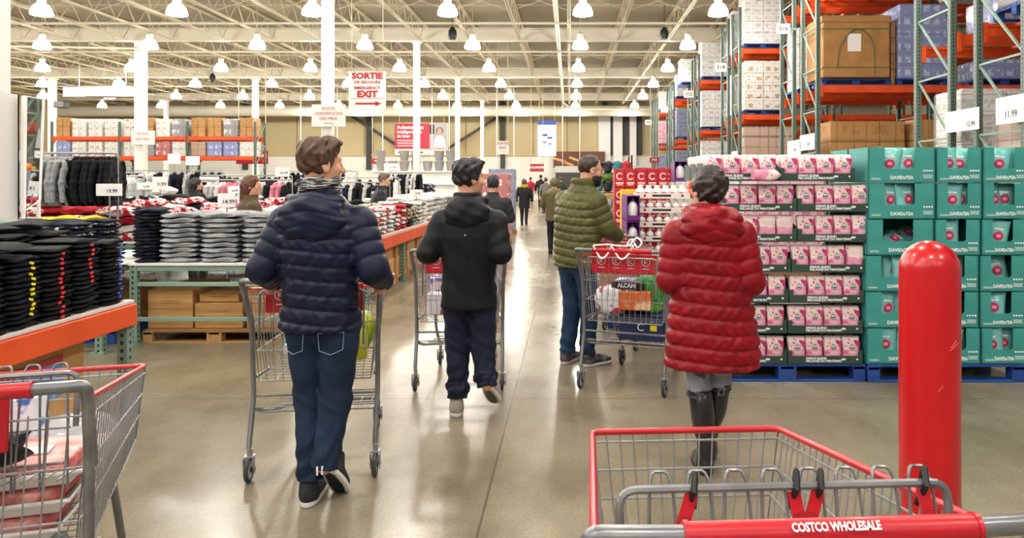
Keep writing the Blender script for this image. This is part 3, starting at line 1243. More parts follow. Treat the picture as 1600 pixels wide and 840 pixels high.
# ------------------------------------------------------------------ red bollard
r_ = empty('safety_bollard', (1.265, 2.6, 0), 0, 'glossy red plastic covered bollard with a domed top, in the right foreground', 'bollard')
prof = [(.1, 0), (.1, 1.245)] + [(.1 * math.cos(a * PI / 16), 1.245 + .1 * math.sin(a * PI / 16)) for a in range(1, 8)] + [(0.0, 1.345)]
MB().lathe(prof, n=48).build('sleeve', mat('bollard_red', '#bf000c', .3, coat=.3, bump=.05, bscale=9), r_, smooth=.6)
sc = MB()
for (a, z, l) in ((-1.35, .98, .05), (-1.75, .84, .02), (-1.3, .99, .03)):
    pts = [(.1008 * math.cos(a + i * l * 2), .1008 * math.sin(a + i * l * 2), z + .006 * i) for i in range(5)]
    sc.tube(pts, .0012, 4)
sc.build('scuff', mat('scuff', '#e8746e', .6), r_)
MB().lathe([(.13, 0), (.13, .02), (.105, .03)], n=32, cap=False).build('base_ring', m_dark, r_)
# ------------------------------------------------------------------ people: smooth implicit bodies turned into meshes
f32 = np.float32


def surface_nets(fn, lo, hi, h):
    xs = np.arange(lo[0], hi[0] + h, h, dtype=f32)
    ys = np.arange(lo[1], hi[1] + h, h, dtype=f32)
    zs = np.arange(lo[2], hi[2] + h, h, dtype=f32)
    X, Y, Z = xs[:, None, None], ys[None, :, None], zs[None, None, :]
    D = np.broadcast_to(fn((X, Y, Z)), (len(xs), len(ys), len(zs))).astype(f32)
    S = D < 0
    nx, ny, nz = D.shape
    c = [(i, j, k) for i in (0, 1) for j in (0, 1) for k in (0, 1)]
    cnt = np.zeros((nx - 1, ny - 1, nz - 1), np.int8)
    for i, j, k in c:
        cnt += S[i:nx - 1 + i, j:ny - 1 + j, k:nz - 1 + k]
    act = (cnt > 0) & (cnt < 8)
    I, J, K = np.nonzero(act)
    if len(I) == 0:
        return [], []
    vals = {(i, j, k): D[I + i, J + j, K + k] for i, j, k in c}
    acc = np.zeros((len(I), 3), f32)
    num = np.zeros(len(I), f32)
    for a in c:
        for ax in range(3):
            if a[ax]:
                continue
            b_ = list(a)
            b_[ax] = 1
            b_ = tuple(b_)
            va, vb = vals[a], vals[b_]
            m = (va < 0) != (vb < 0)
            t = np.where(m, va / np.where(m, va - vb, 1), 0)
            for q in range(3):
                acc[:, q] += np.where(m, a[q] + (t if q == ax else 0), 0)
            num += m
    V = (acc / num[:, None] + np.stack([I, J, K], 1)) * h + np.array([xs[0], ys[0], zs[0]], f32)
    idx = np.full(act.shape, -1, np.int32)
    idx[I, J, K] = np.arange(len(I))
    Fs = []
    for ax in range(3):
        sl0 = [slice(None)] * 3
        sl1 = [slice(None)] * 3
        sl0[ax] = slice(0, -1)
        sl1[ax] = slice(1, None)
        a1, a2 = (ax + 1) % 3, (ax + 2) % 3
        s0, s1 = S[tuple(sl0)], S[tuple(sl1)]
        e = s0 != s1
        E = np.array(np.nonzero(e))
        ok = (E[a1] > 0) & (E[a2] > 0) & (E[a1] < D.shape[a1] - 1) & (E[a2] < D.shape[a2] - 1)
        E = E[:, ok]
        sg = s0[tuple(E)]
        q = []
        for d1, d2 in ((-1, -1), (0, -1), (0, 0), (-1, 0)):
            e2 = E.copy()
            e2[a1] += d1
            e2[a2] += d2
            q.append(idx[tuple(e2)])
        q = np.stack(q, 1)
        q[~sg] = q[~sg][:, ::-1]
        Fs.append(q[(q >= 0).all(1)])
    return V, np.concatenate(Fs)


def np_mesh(name, parts, mats, smooth=True, relax=1):
    """parts: list of (V, F, material index)"""
    Vs, Fs, Ms, o = [], [], [], 0
    for V, Fq, mi in parts:
        if len(V) == 0:
            continue
        Vs.append(np.asarray(V))
        Fs.append(np.asarray(Fq) + o)
        Ms.append(np.full(len(Fq), mi))
        o += len(V)
    V, Fq, M_ = np.concatenate(Vs), np.concatenate(Fs), np.concatenate(Ms)
    me = bpy.data.meshes.new(name)
    me.vertices.add(len(V))
    me.vertices.foreach_set('co', V.astype(f32).ravel())
    me.loops.add(len(Fq) * 4)
    me.loops.foreach_set('vertex_index', Fq.astype(np.int32).ravel())
    me.polygons.add(len(Fq))
    me.polygons.foreach_set('loop_start', np.arange(0, len(Fq) * 4, 4, dtype=np.int32))
    me.polygons.foreach_set('material_index', M_.astype(np.int32))
    me.polygons.foreach_set('use_smooth', np.ones(len(Fq), bool))
    for m in mats:
        me.materials.append(m)
    me.update(calc_edges=True)
    me.validate()
    return me


def smin(a, b, k):
    h = np.clip(.5 + .5 * (b - a) / k, 0, 1)
    return b * (1 - h) + a * h - k * h * (1 - h)


def smax(a, b, k):
    return -smin(-a, -b, k)


def cap(P, a, b, ra, rb=None, sc=None):
    """tapered capsule; returns distance and the distance run along it"""
    X, Y, Z = P
    rb = ra if rb is None else rb
    s = sc or (1, 1, 1)
    a = [a[i] * s[i] for i in range(3)]
    b = [b[i] * s[i] for i in range(3)]
    d = [b[i] - a[i] for i in range(3)]
    L2 = sum(q * q for q in d) + 1e-12
    px, py, pz = X * s[0] - a[0], Y * s[1] - a[1], Z * s[2] - a[2]
    t = np.clip((px * d[0] + py * d[1] + pz * d[2]) / L2, 0, 1)
    q = np.sqrt((px - t * d[0]) ** 2 + (py - t * d[1]) ** 2 + (pz - t * d[2]) ** 2)
    return q - (ra + (rb - ra) * t), t * math.sqrt(L2)


def C(P, a, b, ra, rb=None, sc=None):
    return cap(P, a, b, ra, rb, sc)[0]


def ell(P, c, r):
    X, Y, Z = P
    k = np.sqrt(((X - c[0]) / r[0]) ** 2 + ((Y - c[1]) / r[1]) ** 2 + ((Z - c[2]) / r[2]) ** 2)
    return (k - 1) * min(r)


def loft(P, prof, pw=2.0):
    """prof rows: z, half width, half depth, cx, cy"""
    X, Y, Z = P
    A = np.array(sorted(prof), dtype=float)
    w_, d_, cx, cy = (np.interp(Z, A[:, 0], A[:, i]).astype(f32) for i in (1, 2, 3, 4))
    k = (np.abs((X - cx) / w_) ** pw + np.abs((Y - cy) / d_) ** pw) ** (1 / pw)
    f = (k - 1) * np.minimum(w_, d_)
    return smax(smax(f, Z - A[-1, 0], .02), A[0, 0] - Z, .02)


def quilt(s, pitch, amp, ph=0.):
    u = np.mod(s / pitch + ph, 1.0)
    return amp * (1 - np.abs(2 * u - 1) ** 3.2)


def xf(P, M4):
    """points into a local frame given by its 4x4 matrix"""
    Mi = M4.inverted()
    X, Y, Z = P
    return tuple(Mi[i][0] * X + Mi[i][1] * Y + Mi[i][2] * Z + Mi[i][3] for i in range(3))


def frame(loc, yaw=0., pitch=0., roll=0.):
    return Matrix.Translation(loc) @ Matrix.Rotation(yaw, 4, 'Z') @ Matrix.Rotation(pitch, 4, 'X') @ Matrix.Rotation(roll, 4, 'Y')


def head_sdf(P, beard=False):
    d = ell(P, (0, -.012, .03), (.076, .096, .092))
    d = smin(d, ell(P, (0, .03, -.05), (.057, .06, .062)), .03)
    d = smin(d, ell(P, (0, .066, -.088), (.026, .022, .022)), .03)
    d = smin(d, C(P, (-.03, .078, .03), (.03, .078, .03), .011), .018)      # brow
    for s in (-1, 1):
        d = smin(d, ell(P, (s * .042, .06, -.02), (.02, .022, .022)), .02)      # cheek
        d = smax(d, -ell(P, (s * .032, .098, .008), (.018, .014, .011)), .01)      # socket
        d = smin(d, ell(P, (s * .032, .080, .008), (.0125, .0115, .0115)), .004)      # eyeball and lid
        e = ell(P, (s * .078, -.008, -.004), (.009, .019, .032))                # ear
        e = smax(e, -ell(P, (s * .086, -.004, .0), (.006, .010, .018)), .004)
        d = smin(d, e, .008)
    d = smin(d, C(P, (0, .088, .012), (0, .113, -.024), .008, .012), .012)       # nose
    d = smin(d, C(P, (-.012, .1, -.028), (.012, .1, -.028), .008), .008)
    d = smin(d, C(P, (-.018, .087, -.056), (.018, .087, -.056), .0065), .006)
    d = smin(d, C(P, (-.014, .086, -.068), (.014, .086, -.068), .0065), .006)
    return d


def hand_parts(P, m, side):
    """hand closed round a bar running along local X; m frame at the bar centre; side +1 right, -1 left.
    The wrist comes from local -Y."""
    q = xf(P, m)
    d = ell(q, (0, -.040, .018), (.042, .05, .017))
    d = smin(d, C(q, (0, -.07, .012), (0, -.13, .0), .027, .03), .02)
    for i, (x, l, r) in enumerate(((-.033, .95, .0088), (-.011, 1.04, .0095), (.011, 1.0, .0094), (.033, .84, .0084))):
        x *= side * -1
        a = (x, -.008, .026)
        b_ = (x, .022 * l, .020)
        c_ = (x, .030 * l, -.006)
        e = (x, .010, -.026 * l)
        f = smin(smin(C(q, a, b_, r * 1.1, r), C(q, b_, c_, r, r * .95), .003), C(q, c_, e, r * .95, r * .8), .003)
        d = smin(d, f, .004)
    # thumb leaves the inner side of the palm
    tx = -side
    t = smin(C(q, (tx * .032, -.055, .008), (tx * .045, -.026, -.008), .014, .011), C(q, (tx * .045, -.026, -.008), (tx * .026, -.002, -.026), .010, .0085), .004)
    return smin(d, t, .008)


def open_hand_parts(P, m, side):
    """relaxed, slightly curled hand; fingers along local +Y, palm down"""
    q = xf(P, m)
    d = ell(q, (0, .045, 0), (.042, .052, .015))
    d = smin(d, C(q, (0, -.04, 0), (0, .01, 0), .029, .027), .02)
    for i, (x, l, r) in enumerate(((-.033, .9, .0085), (-.011, 1.06, .009), (.011, 1.0, .009), (.033, .78, .008))):
        x *= side * -1
        a, b_, c_, e = (x, .085, 0), (x * 1.1, .085 + .04 * l, -.006), (x * 1.1, .085 + .062 * l, -.022), (x * 1.05, .085 + .068 * l, -.042)
        d = smin(d, smin(smin(C(q, a, b_, r * 1.1, r), C(q, b_, c_, r, r * .95), .003), C(q, c_, e, r * .95, r * .8), .003), .004)
    tx = -side
    t = smin(C(q, (tx * .03, .015, 0), (tx * .056, .05, -.01), .014, .011), C(q, (tx * .056, .05, -.01), (tx * .052, .078, -.022), .0105, .0085), .004)
    return smin(d, t, .008)


def bbox(pts, pad):
    a = np.array(pts)
    return a.min(0) - pad, a.max(0) + pad


def fabric(name, col, col2=None, rough=.6, bump=.25, bscale=18, sheen=.0, scale=6, stretch=None):
    return mat(name, col, rough, spec=.25, col2=col2 or col, scale=scale, bump=bump, bscale=bscale, sheen=sheen, stretch=stretch)


def make_person(label, loc, rz, J, O, h=.008, group=None):
    root = empty('person', loc, rz, label, 'person', group)
    fine = h < .011
    HM = frame(J['head'], J.get('hyaw', 0), J.get('hpitch', 0))
    neck = J['neck']
    skin = O.get('skin', m_skin)
    # ---- body: head and neck fine, hands fine, the rest under the clothes coarser, all one mesh
    parts = []

    def head_fn(P):
        q = xf(P, HM)
        d = head_sdf(q)
        hn = HM @ Vector((0, -.02, -.06))
        return smin(d, C(P, tuple(hn), (neck[0], neck[1], neck[2] - .06), .052, .062), .03)
    hc = J['head']
    parts.append(surface_nets(head_fn, (hc[0] - .17, hc[1] - .17, neck[2] - .1), (hc[0] + .17, hc[1] + .17, hc[2] + .15), .0045 if fine else .009) + (0,))
    for s, k in ((-1, 'L'), (1, 'R')):
        hm = J.get('hand' + k)
        if hm is None:
            continue
        fnc = open_hand_parts if J.get('open' + k) else hand_parts
        c0 = hm.translation
        parts.append(surface_nets(lambda P: fnc(P, hm, s), tuple(c0 - Vector((.17, .17, .17))), tuple(c0 + Vector((.17, .17, .17))), .0035 if fine else .009) + (0,))

    def core(P):
        d = loft(P, [(z, w_ * .8, dd * .75, cx, cy) for z, w_, dd, cx, cy in J['torso']])
        for k in 'LR':
            d = smin(d, C(P, J['sh' + k], J['el' + k], .042, .036), .03)
            d = smin(d, C(P, J['el' + k], J['wr' + k], .036, .027), .02)
            d = smin(d, C(P, J['hip' + k], J['kn' + k], .07, .05), .04)
            d = smin(d, C(P, J['kn' + k], J['an' + k], .047, .034), .02)
        return d
    allp = [J[a + k] for a in ('sh', 'el', 'wr', 'hip', 'kn', 'an') for k in 'LR']
    lo, hi = bbox(allp, .13)
    parts.append(surface_nets(core, lo, (hi[0], hi[1], max(hi[2], neck[2])), .018) + (0,))
    me = np_mesh('body', parts, [skin])
    link('body', me, root)

    # ---- hair
    if O.get('hair'):
        hs = O.get('hairstyle', 'short')

        def hair_fn(P):
            q = xf(P, HM)
            u, v, w_ = q
            r = O.get('hairsize', (.084, .105, .098))
            d = ell(q, (0, -.016, .036), r)
            if hs == 'short':
                d = smax(d, -(.75 * w_ - .9 * v + .022), .012)
                d = smax(d, -(w_ + .075 + .25 * v), .012)
                side = smax(-(w_ + .02 - .4 * (-v)), v - 5, .01)
                d = smin(d, ell(q, (.0, .035, .112), (.06, .06, .030)), .02)
                d = smin(d, ell(q, (0, -.06, .07), (.06, .05, .06)), .02)
            elif hs == 'receding':
                d = smax(d, -(.55 * w_ - 1.0 * v + .0), .012)
                d = smax(d, -(w_ + .06 + .2 * v), .012)
            elif hs == 'curly':
                d = ell(q, (0, -.016, .03), (.092, .108, .105))
                d = smax(d, -(.7 * w_ - .9 * v + .035), .014)
                d = smax(d, -(w_ + .085), .014)
            elif hs == 'long':
                d = smin(d, C(q, (0, -.05, .0), (0, -.075, -.18), .085, .06, None), .03)
                d = smax(d, -(.5 * w_ - 1.0 * v + .045), .012)
            n = .0035 * np.sin(u * 95 + v * 60 + np.sin(w_ * 38) * 2.2) + .0022 * np.sin(u * 210 - v * 90 + np.sin(w_ * 60) * 2)
            if hs in ('curly',):
                n = .0042 * np.sin(u * 75 + 2.2 * np.sin(w_ * 50 + v * 30)) + .003 * np.sin(w_ * 120 + 2 * np.sin(u * 70)) * np.sin(v * 90 + u * 40)
            return d - n * O.get('hairmess', 1.)
        lo_ = (hc[0] - .17, hc[1] - .18, hc[2] - (.3 if hs == 'long' else .15))
        me = np_mesh('hair', [surface_nets(hair_fn, lo_, (hc[0] + .17, hc[1] + .17, hc[2] + .18), .004 if fine else .009) + (0,)], [O['hair']])
        link('hair', me, root)
    if O.get('beard'):
        def beard_fn(P):
            q = xf(P, HM)
            d = smin(ell(q, (0, .036, -.062), (.066, .07, .062)), ell(q, (0, .078, -.095), (.034, .03, .032)), .02)
            d = smax(d, (q[2] + .018 + .35 * (q[1] - .06)) * 1., .01)
            d = smax(d, -(q[1] + .005), .01)
            d = smax(d, -ell(q, (0, .115, -.045), (.03, .03, .013)), .006)
            return d - .0025 * np.sin(q[0] * 240) * np.sin(q[2] * 240 + q[1] * 100)
        me = np_mesh('beard', [surface_nets(beard_fn, tuple(Vector(hc) - Vector((.17, .17, .17))), tuple(Vector(hc) + Vector((.17, .17, .1))), .005) + (0,)], [O['beard']])
        link('beard', me, root)
    if O.get('glasses'):
        g = MB()
        for s in (-1, 1):
            ring = [HM @ Vector((s * .034 + .024 * math.cos(a * PI / 8), .104, .004 + .017 * math.sin(a * PI / 8))) for a in range(16)]
            g.tube(ring, .0014, 5, closed=True)
            g.tube([HM @ Vector((s * .058, .102, .008)), HM @ Vector((s * .078, .04, .01)), HM @ Vector((s * .082, -.015, .004))], .0016, 5)
        g.tube([HM @ Vector((-.01, .105, .006)), HM @ Vector((.01, .105, .006))], .0014, 5)
        g.build('glasses', m_dark, root)

    # ---- jacket
    a_ = O['jacket']
    pitch, amp = a_.get('pitch', 0), a_.get('amp', .010)
    rs = a_.get('rs', (.085, .072, .052))

    def jacket_fn(P):
        X, Y, Z = P
        tor = loft(P, J['torso'], a_.get('pw', 2.2))
        zc = J['torso'][-2][0]
        wr_ = .003 * np.sin(Z * 30 + X * 26 + 2 * np.sin(X * 9)) * np.sin(X * 22 + Y * 30) if not pitch else .0016 * np.sin(X * 120 + 3 * np.sin(Z * 40)) + .0012 * np.sin(X * 53 - Z * 70)
        if pitch:
            tor = tor - quilt(Z + .012 * np.sin(X * 9), pitch, amp)
        tor = tor - wr_
        # collar
        col = a_.get('collar')
        if col:
            cc_ = (neck[0], neck[1], col[0])
            cy_ = smax(smax((np.sqrt(((X - cc_[0]) / col[2]) ** 2 + ((Y - cc_[1]) / (col[2] * 1.02)) ** 2) - 1) * col[2], Z - col[1], .012), col[0] - .1 - Z, .01)
            tor = smin(tor, cy_ - (.004 * np.sin(Z * 90) if pitch else 0), .025)
        for k in 'LR':
            s_, e_, w_ = J['sh' + k], J['el' + k], J['wr' + k]
            d1, t1 = cap(P, s_, e_, rs[0], rs[1])
            d2, t2 = cap(P, e_, w_, rs[1], rs[2])
            if pitch:
                d1 = d1 - quilt(t1, pitch, amp * .85, .3)
                d2 = d2 - quilt(t2, pitch, amp * .75, .1)
            else:
                d1 = d1 - .003 * np.sin(t1 * 60 + X * 30)
                d2 = d2 - .004 * np.sin(t2 * 75)
            tor = smin(tor, smin(d1, d2, .015), a_.get('armk', .018))
        # cuffs cut open
        for k in 'LR':
            w_, e_ = Vector(J['wr' + k]), Vector(J['el' + k])
            n = (w_ - e_).normalized()
            near = np.sqrt((X - w_.x) ** 2 + (Y - w_.y) ** 2 + (Z - w_.z) ** 2) - .13
            pl = (X - w_.x) * n.x + (Y - w_.y) * n.y + (Z - w_.z) * n.z - .012
            tor = np.where(near < 0, np.maximum(tor, pl), tor)
            tor = np.maximum(tor, -C(P, tuple(w_ - n * .05), tuple(w_ + n * .1), rs[2] * .74))
        # hollow at the neck
        tor = smax(tor, -C(P, (neck[0], neck[1], neck[2] - .02), (neck[0], neck[1], neck[2] + .2), a_.get('neckhole', .066)), .008)
        return tor
    pts = list(allp[:6]) + [(t[3] - t[1] - .02, t[4] - t[2] - .02, t[0] - .02) for t in J['torso']] + [(t[3] + t[1] + .02, t[4] + t[2] + .02, t[0] + .12) for t in J['torso']]
    lo, hi = bbox(pts, .09)
    V, Fq = surface_nets(jacket_fn, lo, hi, h)
    me = np_mesh('jacket', [(V, Fq, 0)], [a_['mat']])
    jk = link(a_.get('name', 'jacket'), me, root)
    if a_.get('hood'):
        hd = a_['hood']      # centre, radii
        def hood_fn(P):
            X, Y, Z = P
            c_, r_ = hd['c'], hd['r']
            d = ell(P, c_, r_)
            # opening folded flat round the nape
            d = smin(d, C(P, (c_[0] - r_[0] * .72, c_[1] + r_[1] * .9, c_[2] + r_[2] * .75), (c_[0], c_[1] - r_[1] * .35, c_[2] + r_[2] * .62), .03), .04)
            d = smin(d, C(P, (c_[0] + r_[0] * .72, c_[1] + r_[1] * .9, c_[2] + r_[2] * .75), (c_[0], c_[1] - r_[1] * .35, c_[2] + r_[2] * .62), .03), .04)
            d = smax(d, -ell(P, (neck[0], neck[1] + .02, c_[2] + r_[2] * .95), (hd.get('hole', .085), hd.get('hole', .085), r_[2] * .8)), .015)
            if pitch:
                d = d - quilt(Z + .25 * np.abs(X - c_[0]), pitch * .95, amp * .5)
            d = d - .004 * np.sin(X * 40 + Z * 20) * np.sin(Z * 70)
            return d
        c_, r_ = hd['c'], hd['r']
        lo = [c_[i] - r_[i] * 1.3 - .05 for i in range(3)]
        hi = [c_[i] + r_[i] * 1.3 + .06 for i in range(3)]
        me = np_mesh('hood', [surface_nets(hood_fn, lo, hi, h * .85) + (0,)], [hd.get('mat', a_['mat'])])
        link('hood', me, jk)
    if O.get('scarf'):
        sc = O['scarf']
        def scarf_fn(P):
            X, Y, Z = P
            zz = Z - sc['z']
            q = np.sqrt((X - neck[0]) ** 2 + ((Y - neck[1]) * .95) ** 2) - sc['R']
            d = np.sqrt(q ** 2 + (zz * sc.get('fl', .75)) ** 2) - sc['r']
            return d - .006 * np.sin(zz * 130 + np.arctan2(X, Y - neck[1]) * 3)
        me = np_mesh('scarf', [surface_nets(scarf_fn, (neck[0] - .2, neck[1] - .2, sc['z'] - .1), (neck[0] + .2, neck[1] + .2, sc['z'] + .1), .0055) + (0,)], [sc['mat']])
        link('scarf', me, root)

    # ---- trousers
    t_ = O['trousers']
    r0, r1, r2 = t_['r']

    def tr_fn(P):
        X, Y, Z = P
        hl, hr = J['hipL'], J['hipR']
        c_ = [(hl[i] + hr[i]) / 2 for i in range(3)]
        d = ell(P, (c_[0], c_[1] - .008, c_[2] + .0), t_.get('seat', (.158, .105, .12)))
        for k in 'LR':
            a, b_, c2 = J['hip' + k], J['kn' + k], J['an' + k]
            d1 = C(P, a, b_, r0, r1)
            d2, tt = cap(P, b_, c2, r1, r2)
            L = (Vector(b_) - Vector(c2)).length
            wob = t_.get('wr', .004)
            d2 = d2 - wob * np.sin(tt * 62 + X * 45 + 2.5 * np.sin(Y * 30 + X * 22)) * np.clip(tt / L * 1.4 - .25, 0, 1)
            d1 = d1 - wob * .45 * np.sin(Z * 42 + X * 60 + 2 * np.sin(X * 30))
            if t_.get('cuff'):
                d2 = d2 - np.where((tt > L * .72) & (tt < L * .9), .010, 0)
            lg = smin(d1, d2, .03)
            # behind-knee creases
            lg = lg - .0025 * np.sin((Z - b_[2]) * 90 + X * 50) * np.exp(-((Z - b_[2]) / .07) ** 2)
            n = (Vector(c2) - Vector(b_)).normalized()
            near = np.sqrt((X - c2[0]) ** 2 + (Y - c2[1]) ** 2 + (Z - c2[2]) ** 2) - .12
            pl = (X - c2[0]) * n.x + (Y - c2[1]) * n.y + (Z - c2[2]) * n.z - .005
            lg = np.where(near < 0, np.maximum(lg, pl), lg)
            d = smin(d, lg, .022)
        return d
    lo, hi = bbox([J[a + k] for a in ('hip', 'kn', 'an') for k in 'LR'], .21)
    me = np_mesh('trousers', [surface_nets(tr_fn, (lo[0], lo[1], max(0, lo[2] + .06)), hi, h) + (0,)], [t_['mat']])
    tr = link('trousers', me, root)

    # ---- shoes
    s_ = O['shoes']
    for k in 'LR':
        fm = J['foot' + k]      # frame: origin at heel bottom, +Y to the toe, +Z up
        L = s_.get('len', .29)
        def up_fn(P):
            q = xf(P, fm)
            d = smin(ell(q, (0, .07, .055), (.038, .075, .05)), ell(q, (0, L - .09, .04), (.045, .088, .032)), .05)
            d = smin(d, C(q, (0, .06, .05), (0, .055, .10), .040, .042), .03)
            d = smax(d, -C(q, (0, .055, .09), (0, .05, .2), .034), .006)
            d = smax(d, .018 - q[2], .004)
            d = smin(d, C(q, (0, .12, .085), (0, L - .09, .06), .018), .02)
            return d
        def so_fn(P):
            q = xf(P, fm)
            u, v, w_ = q
            wd_ = .036 + .012 * np.sin(np.clip((v - .02) / L, 0, 1) * PI * .9) 
            k1 = np.sqrt((u / wd_) ** 2 + (np.maximum(np.abs(v - L / 2) - (L / 2 - .05), 0) / .05) ** 2 * 1.0)
            d = (k1 - 1) * .036
            return smax(d, np.abs(w_ - .014) - .014, .006)
        base = fm.translation
        cpt = fm @ Vector((0, L / 2, .05))
        lo, hi = tuple(cpt - Vector((.21, .21, .19))), tuple(cpt + Vector((.21, .21, .19)))
        hh = .005 if fine else .01
        sh = link('shoe', np_mesh('shoe', [surface_nets(up_fn, lo, hi, hh) + (0,)], [s_['mat']]), root)
        link('sole', np_mesh('sole', [surface_nets(so_fn, lo, hi, hh) + (0,)], [s_['sole']]), sh)
        if s_.get('under') is not None:
            ub = MB()
            pl = []
            for i in range(20):
                a = 2 * PI * i / 20
                pl.append(((.036 + .006 * math.sin(a)) * math.cos(a) * .85, L / 2 + (L / 2 - .012) * math.sin(a)))
            ub.prism(pl, -.0045, .003, lambda u, v, t: fm @ Vector((u, v, t)))
            for i in range(9):
                c_ = fm @ Vector((0, .04 + i * .026, -.005))
                ub.box(c_, (.052, .012, .003), fm.to_3x3())
            ub.build('tread', s_['under'], sh)
        if s_.get('boot'):
            bt = s_['boot']
            kn, an = Vector(J['kn' + k]), Vector(J['an' + k])
            top = an + (kn - an) * bt['top']
            def bt_fn(P):
                d, t = cap(P, tuple(an), tuple(top), .048, .066)
                d = smin(d, ell(P, tuple(an + (top - an) * .65 + Vector((0, -.018, 0))), (.056, .06, .12)), .03)
                d = d - .003 * np.sin(t * 60) * np.exp(-(t / .1) ** 2)
                q = P[2] - top.z
                return smax(d, q, .004)
            lo, hi = bbox([tuple(an), tuple(top)], .11)
            link('boot_shaft', np_mesh('boot_shaft', [surface_nets(bt_fn, lo, hi, .006) + (0,)], [s_['mat']]), sh)
            ax = (kn - an).normalized()
            for (zz, rr_) in ((bt['top'] * .9, .066),):
                cc_ = an + (kn - an) * zz
                stp = MB().tube([cc_ + Vector((rr_ * math.cos(a * PI / 10), rr_ * math.sin(a * PI / 10), 0)) for a in range(20)], .008, 5, closed=True)
                stp.build('strap', m_black, sh)
                bk = MB()
                o_ = cc_ + Vector((bt['side'][k] * .0, -rr_ - .010, 0))
                bk.tube([o_ + Vector(v) for v in ((-.014, 0, -.018), (.014, 0, -.018), (.014, 0, .018), (-.014, 0, .018))], .0035, 5, closed=True)
                bk.build('buckle', mat('silver_buckle', '#dcdcdc', .2, metal=1), sh)
    return root, jk, tr


def foot(x, y, z=0., pitch=0., yaw=0.):
    return Matrix.Translation((x, y, z)) @ Matrix.Rotation(yaw, 4, 'Z') @ Matrix.Rotation(pitch, 4, 'X')


def toe_foot(tx, ty, tz, pitch, yaw=0., L=.29):
    """frame from the toe tip, foot pitched down towards the toe"""
    r = Matrix.Rotation(yaw, 4, 'Z') @ Matrix.Rotation(pitch, 4, 'X')
    o = Vector((tx, ty, tz)) - (r @ Vector((0, L - .03, 0)))
    return Matrix.Translation(o) @ r


m_navy = fabric('navy_nylon', '#141c36', '#10172c', .45, bump=.3, bscale=14, sheen=0)
m_blackj = fabric('black_shell', '#15171a', '#101215', .6, bump=.25, bscale=10)
m_olive = fabric('olive_nylon', '#5a5830', '#4e4d29', .48, bump=.3, bscale=14)
m_coat = fabric('crimson_nylon', '#920a1c', '#7d0716', .42, bump=.35, bscale=16, sheen=0)
m_jean = fabric('blue_denim', '#1f3049', '#141f33', .75, bump=.2, bscale=60, scale=4)
m_jean2 = fabric('worn_denim', '#274463', '#182c48', .75, bump=.2, bscale=60, scale=5)
m_jog = fabric('navy_joggers', '#1d233a', '#171c2f', .7, bump=.3, bscale=12)
m_brownhair = mat('brown_hair', '#3a2417', .42, col2='#5a3a25', scale=60, stretch=(1, 1, .2), bump=.5, bscale=90)
m_blackhair = mat('black_hair', '#121010', .38, col2='#26211e', scale=60, stretch=(1, 1, .2), bump=.5, bscale=90)
m_sole_w = mat('white_sole', '#e9e5de', .6)
m_sole_b = mat('black_tread', '#1c1c1e', .7)
# ------------------------------------------------------------------ the four people in front
def lerp(a, b, t):
    return a + (b - a) * t


# man in the navy quilted jacket
O1 = (-1.185, 3.52, 0)
J1 = dict(
    head=(-.01, .04, 1.625), hyaw=-.85, hpitch=.0, neck=(-.015, .02, 1.49),
    torso=[(.855, .186, .138, -.01, .035), (.98, .168, .126, -.01, .03), (1.10, .168, .120, -.01, .02), (1.22, .188, .13, -.005, .01),
           (1.33, .190, .125, -.005, .01), (1.42, .150, .10, -.01, .015), (1.47, .105, .085, -.01, .02), (1.505, .085, .08, -.01, .02)],
    shL=(-.175, .03, 1.35), shR=(.175, .03, 1.35), elL=(-.268, -.02, 1.135), elR=(.258, -.02, 1.130),
    wrL=(-.30, .19, 1.055), wrR=(.245, .19, 1.055),
    hipL=(-.085, .035, .87), hipR=(.085, .035, .87), knL=(-.085, .10, .50), knR=(.06, .03, .50),
    anL=(-.065, .04, .12), anR=(.03, -.03, .20),
    handL=frame((-.30, .275, 1.045), 0, .2), handR=frame((.245, .275, 1.045), 0, .2),
    footL=foot(-.065, -.02, .0, 0, .06), footR=toe_foot(.045, .17, .0, -.75, -.02))
Q1 = dict(hair=m_brownhair, hairstyle='short', skin=m_skin,
          jacket=dict(mat=m_navy, pitch=.068, amp=.010, collar=(1.47, 1.545, .09), hood=dict(c=(-.015, -.095, 1.375), r=(.150, .062, .108), hole=.10), rs=(.078, .066, .050)),
          scarf=dict(z=1.535, R=.078, r=.026, mat=mat('striped_scarf', '#26262a', .9, col2='#d9d6cf', scale=14, lo=.53, hi=.58, stretch=(1, 1, 14))),
          trousers=dict(mat=m_jean, r=(.098, .073, .060), wr=.005),
          shoes=dict(mat=mat('charcoal_knit', '#23252b', .8, bump=.4, bscale=160), sole=m_sole_w, under=m_sole_b, len=.29))
p1, jk1, tr1 = make_person('man in a navy quilted jacket and blue jeans pushing a cart, seen from behind', O1, 0, J1, Q1, .0065)
# pockets and belt loops of the jeans
pk = MB()
for cx, s in ((-.105, -1), (.075, 1)):
    pts = [(cx - .055, 0, .845), (cx + .055, 0, .845), (cx + .05, 0, .765), (cx, 0, .745), (cx - .05, 0, .765)]
    out = []
    for (x, _, z) in pts:
        d = 1 - ((x) / .19) ** 2
        out.append(Vector((x, .030 - .128 * math.sqrt(max(.05, d)) * (1 if z > .8 else .98), z)))
    pk.tube(out, .0018, 4, closed=True)
pk.build('pocket_seam', mat('pale_denim_thread', '#8fa3bd', .7), tr1)
for s, (x, y, z) in ((1, (.012, -.082, .205)), (-1, (.035, -.082, .208))):
    MB().box((x, y, z), (.008, .006, .04)).build('heel_stripe', m_text_white, p1)

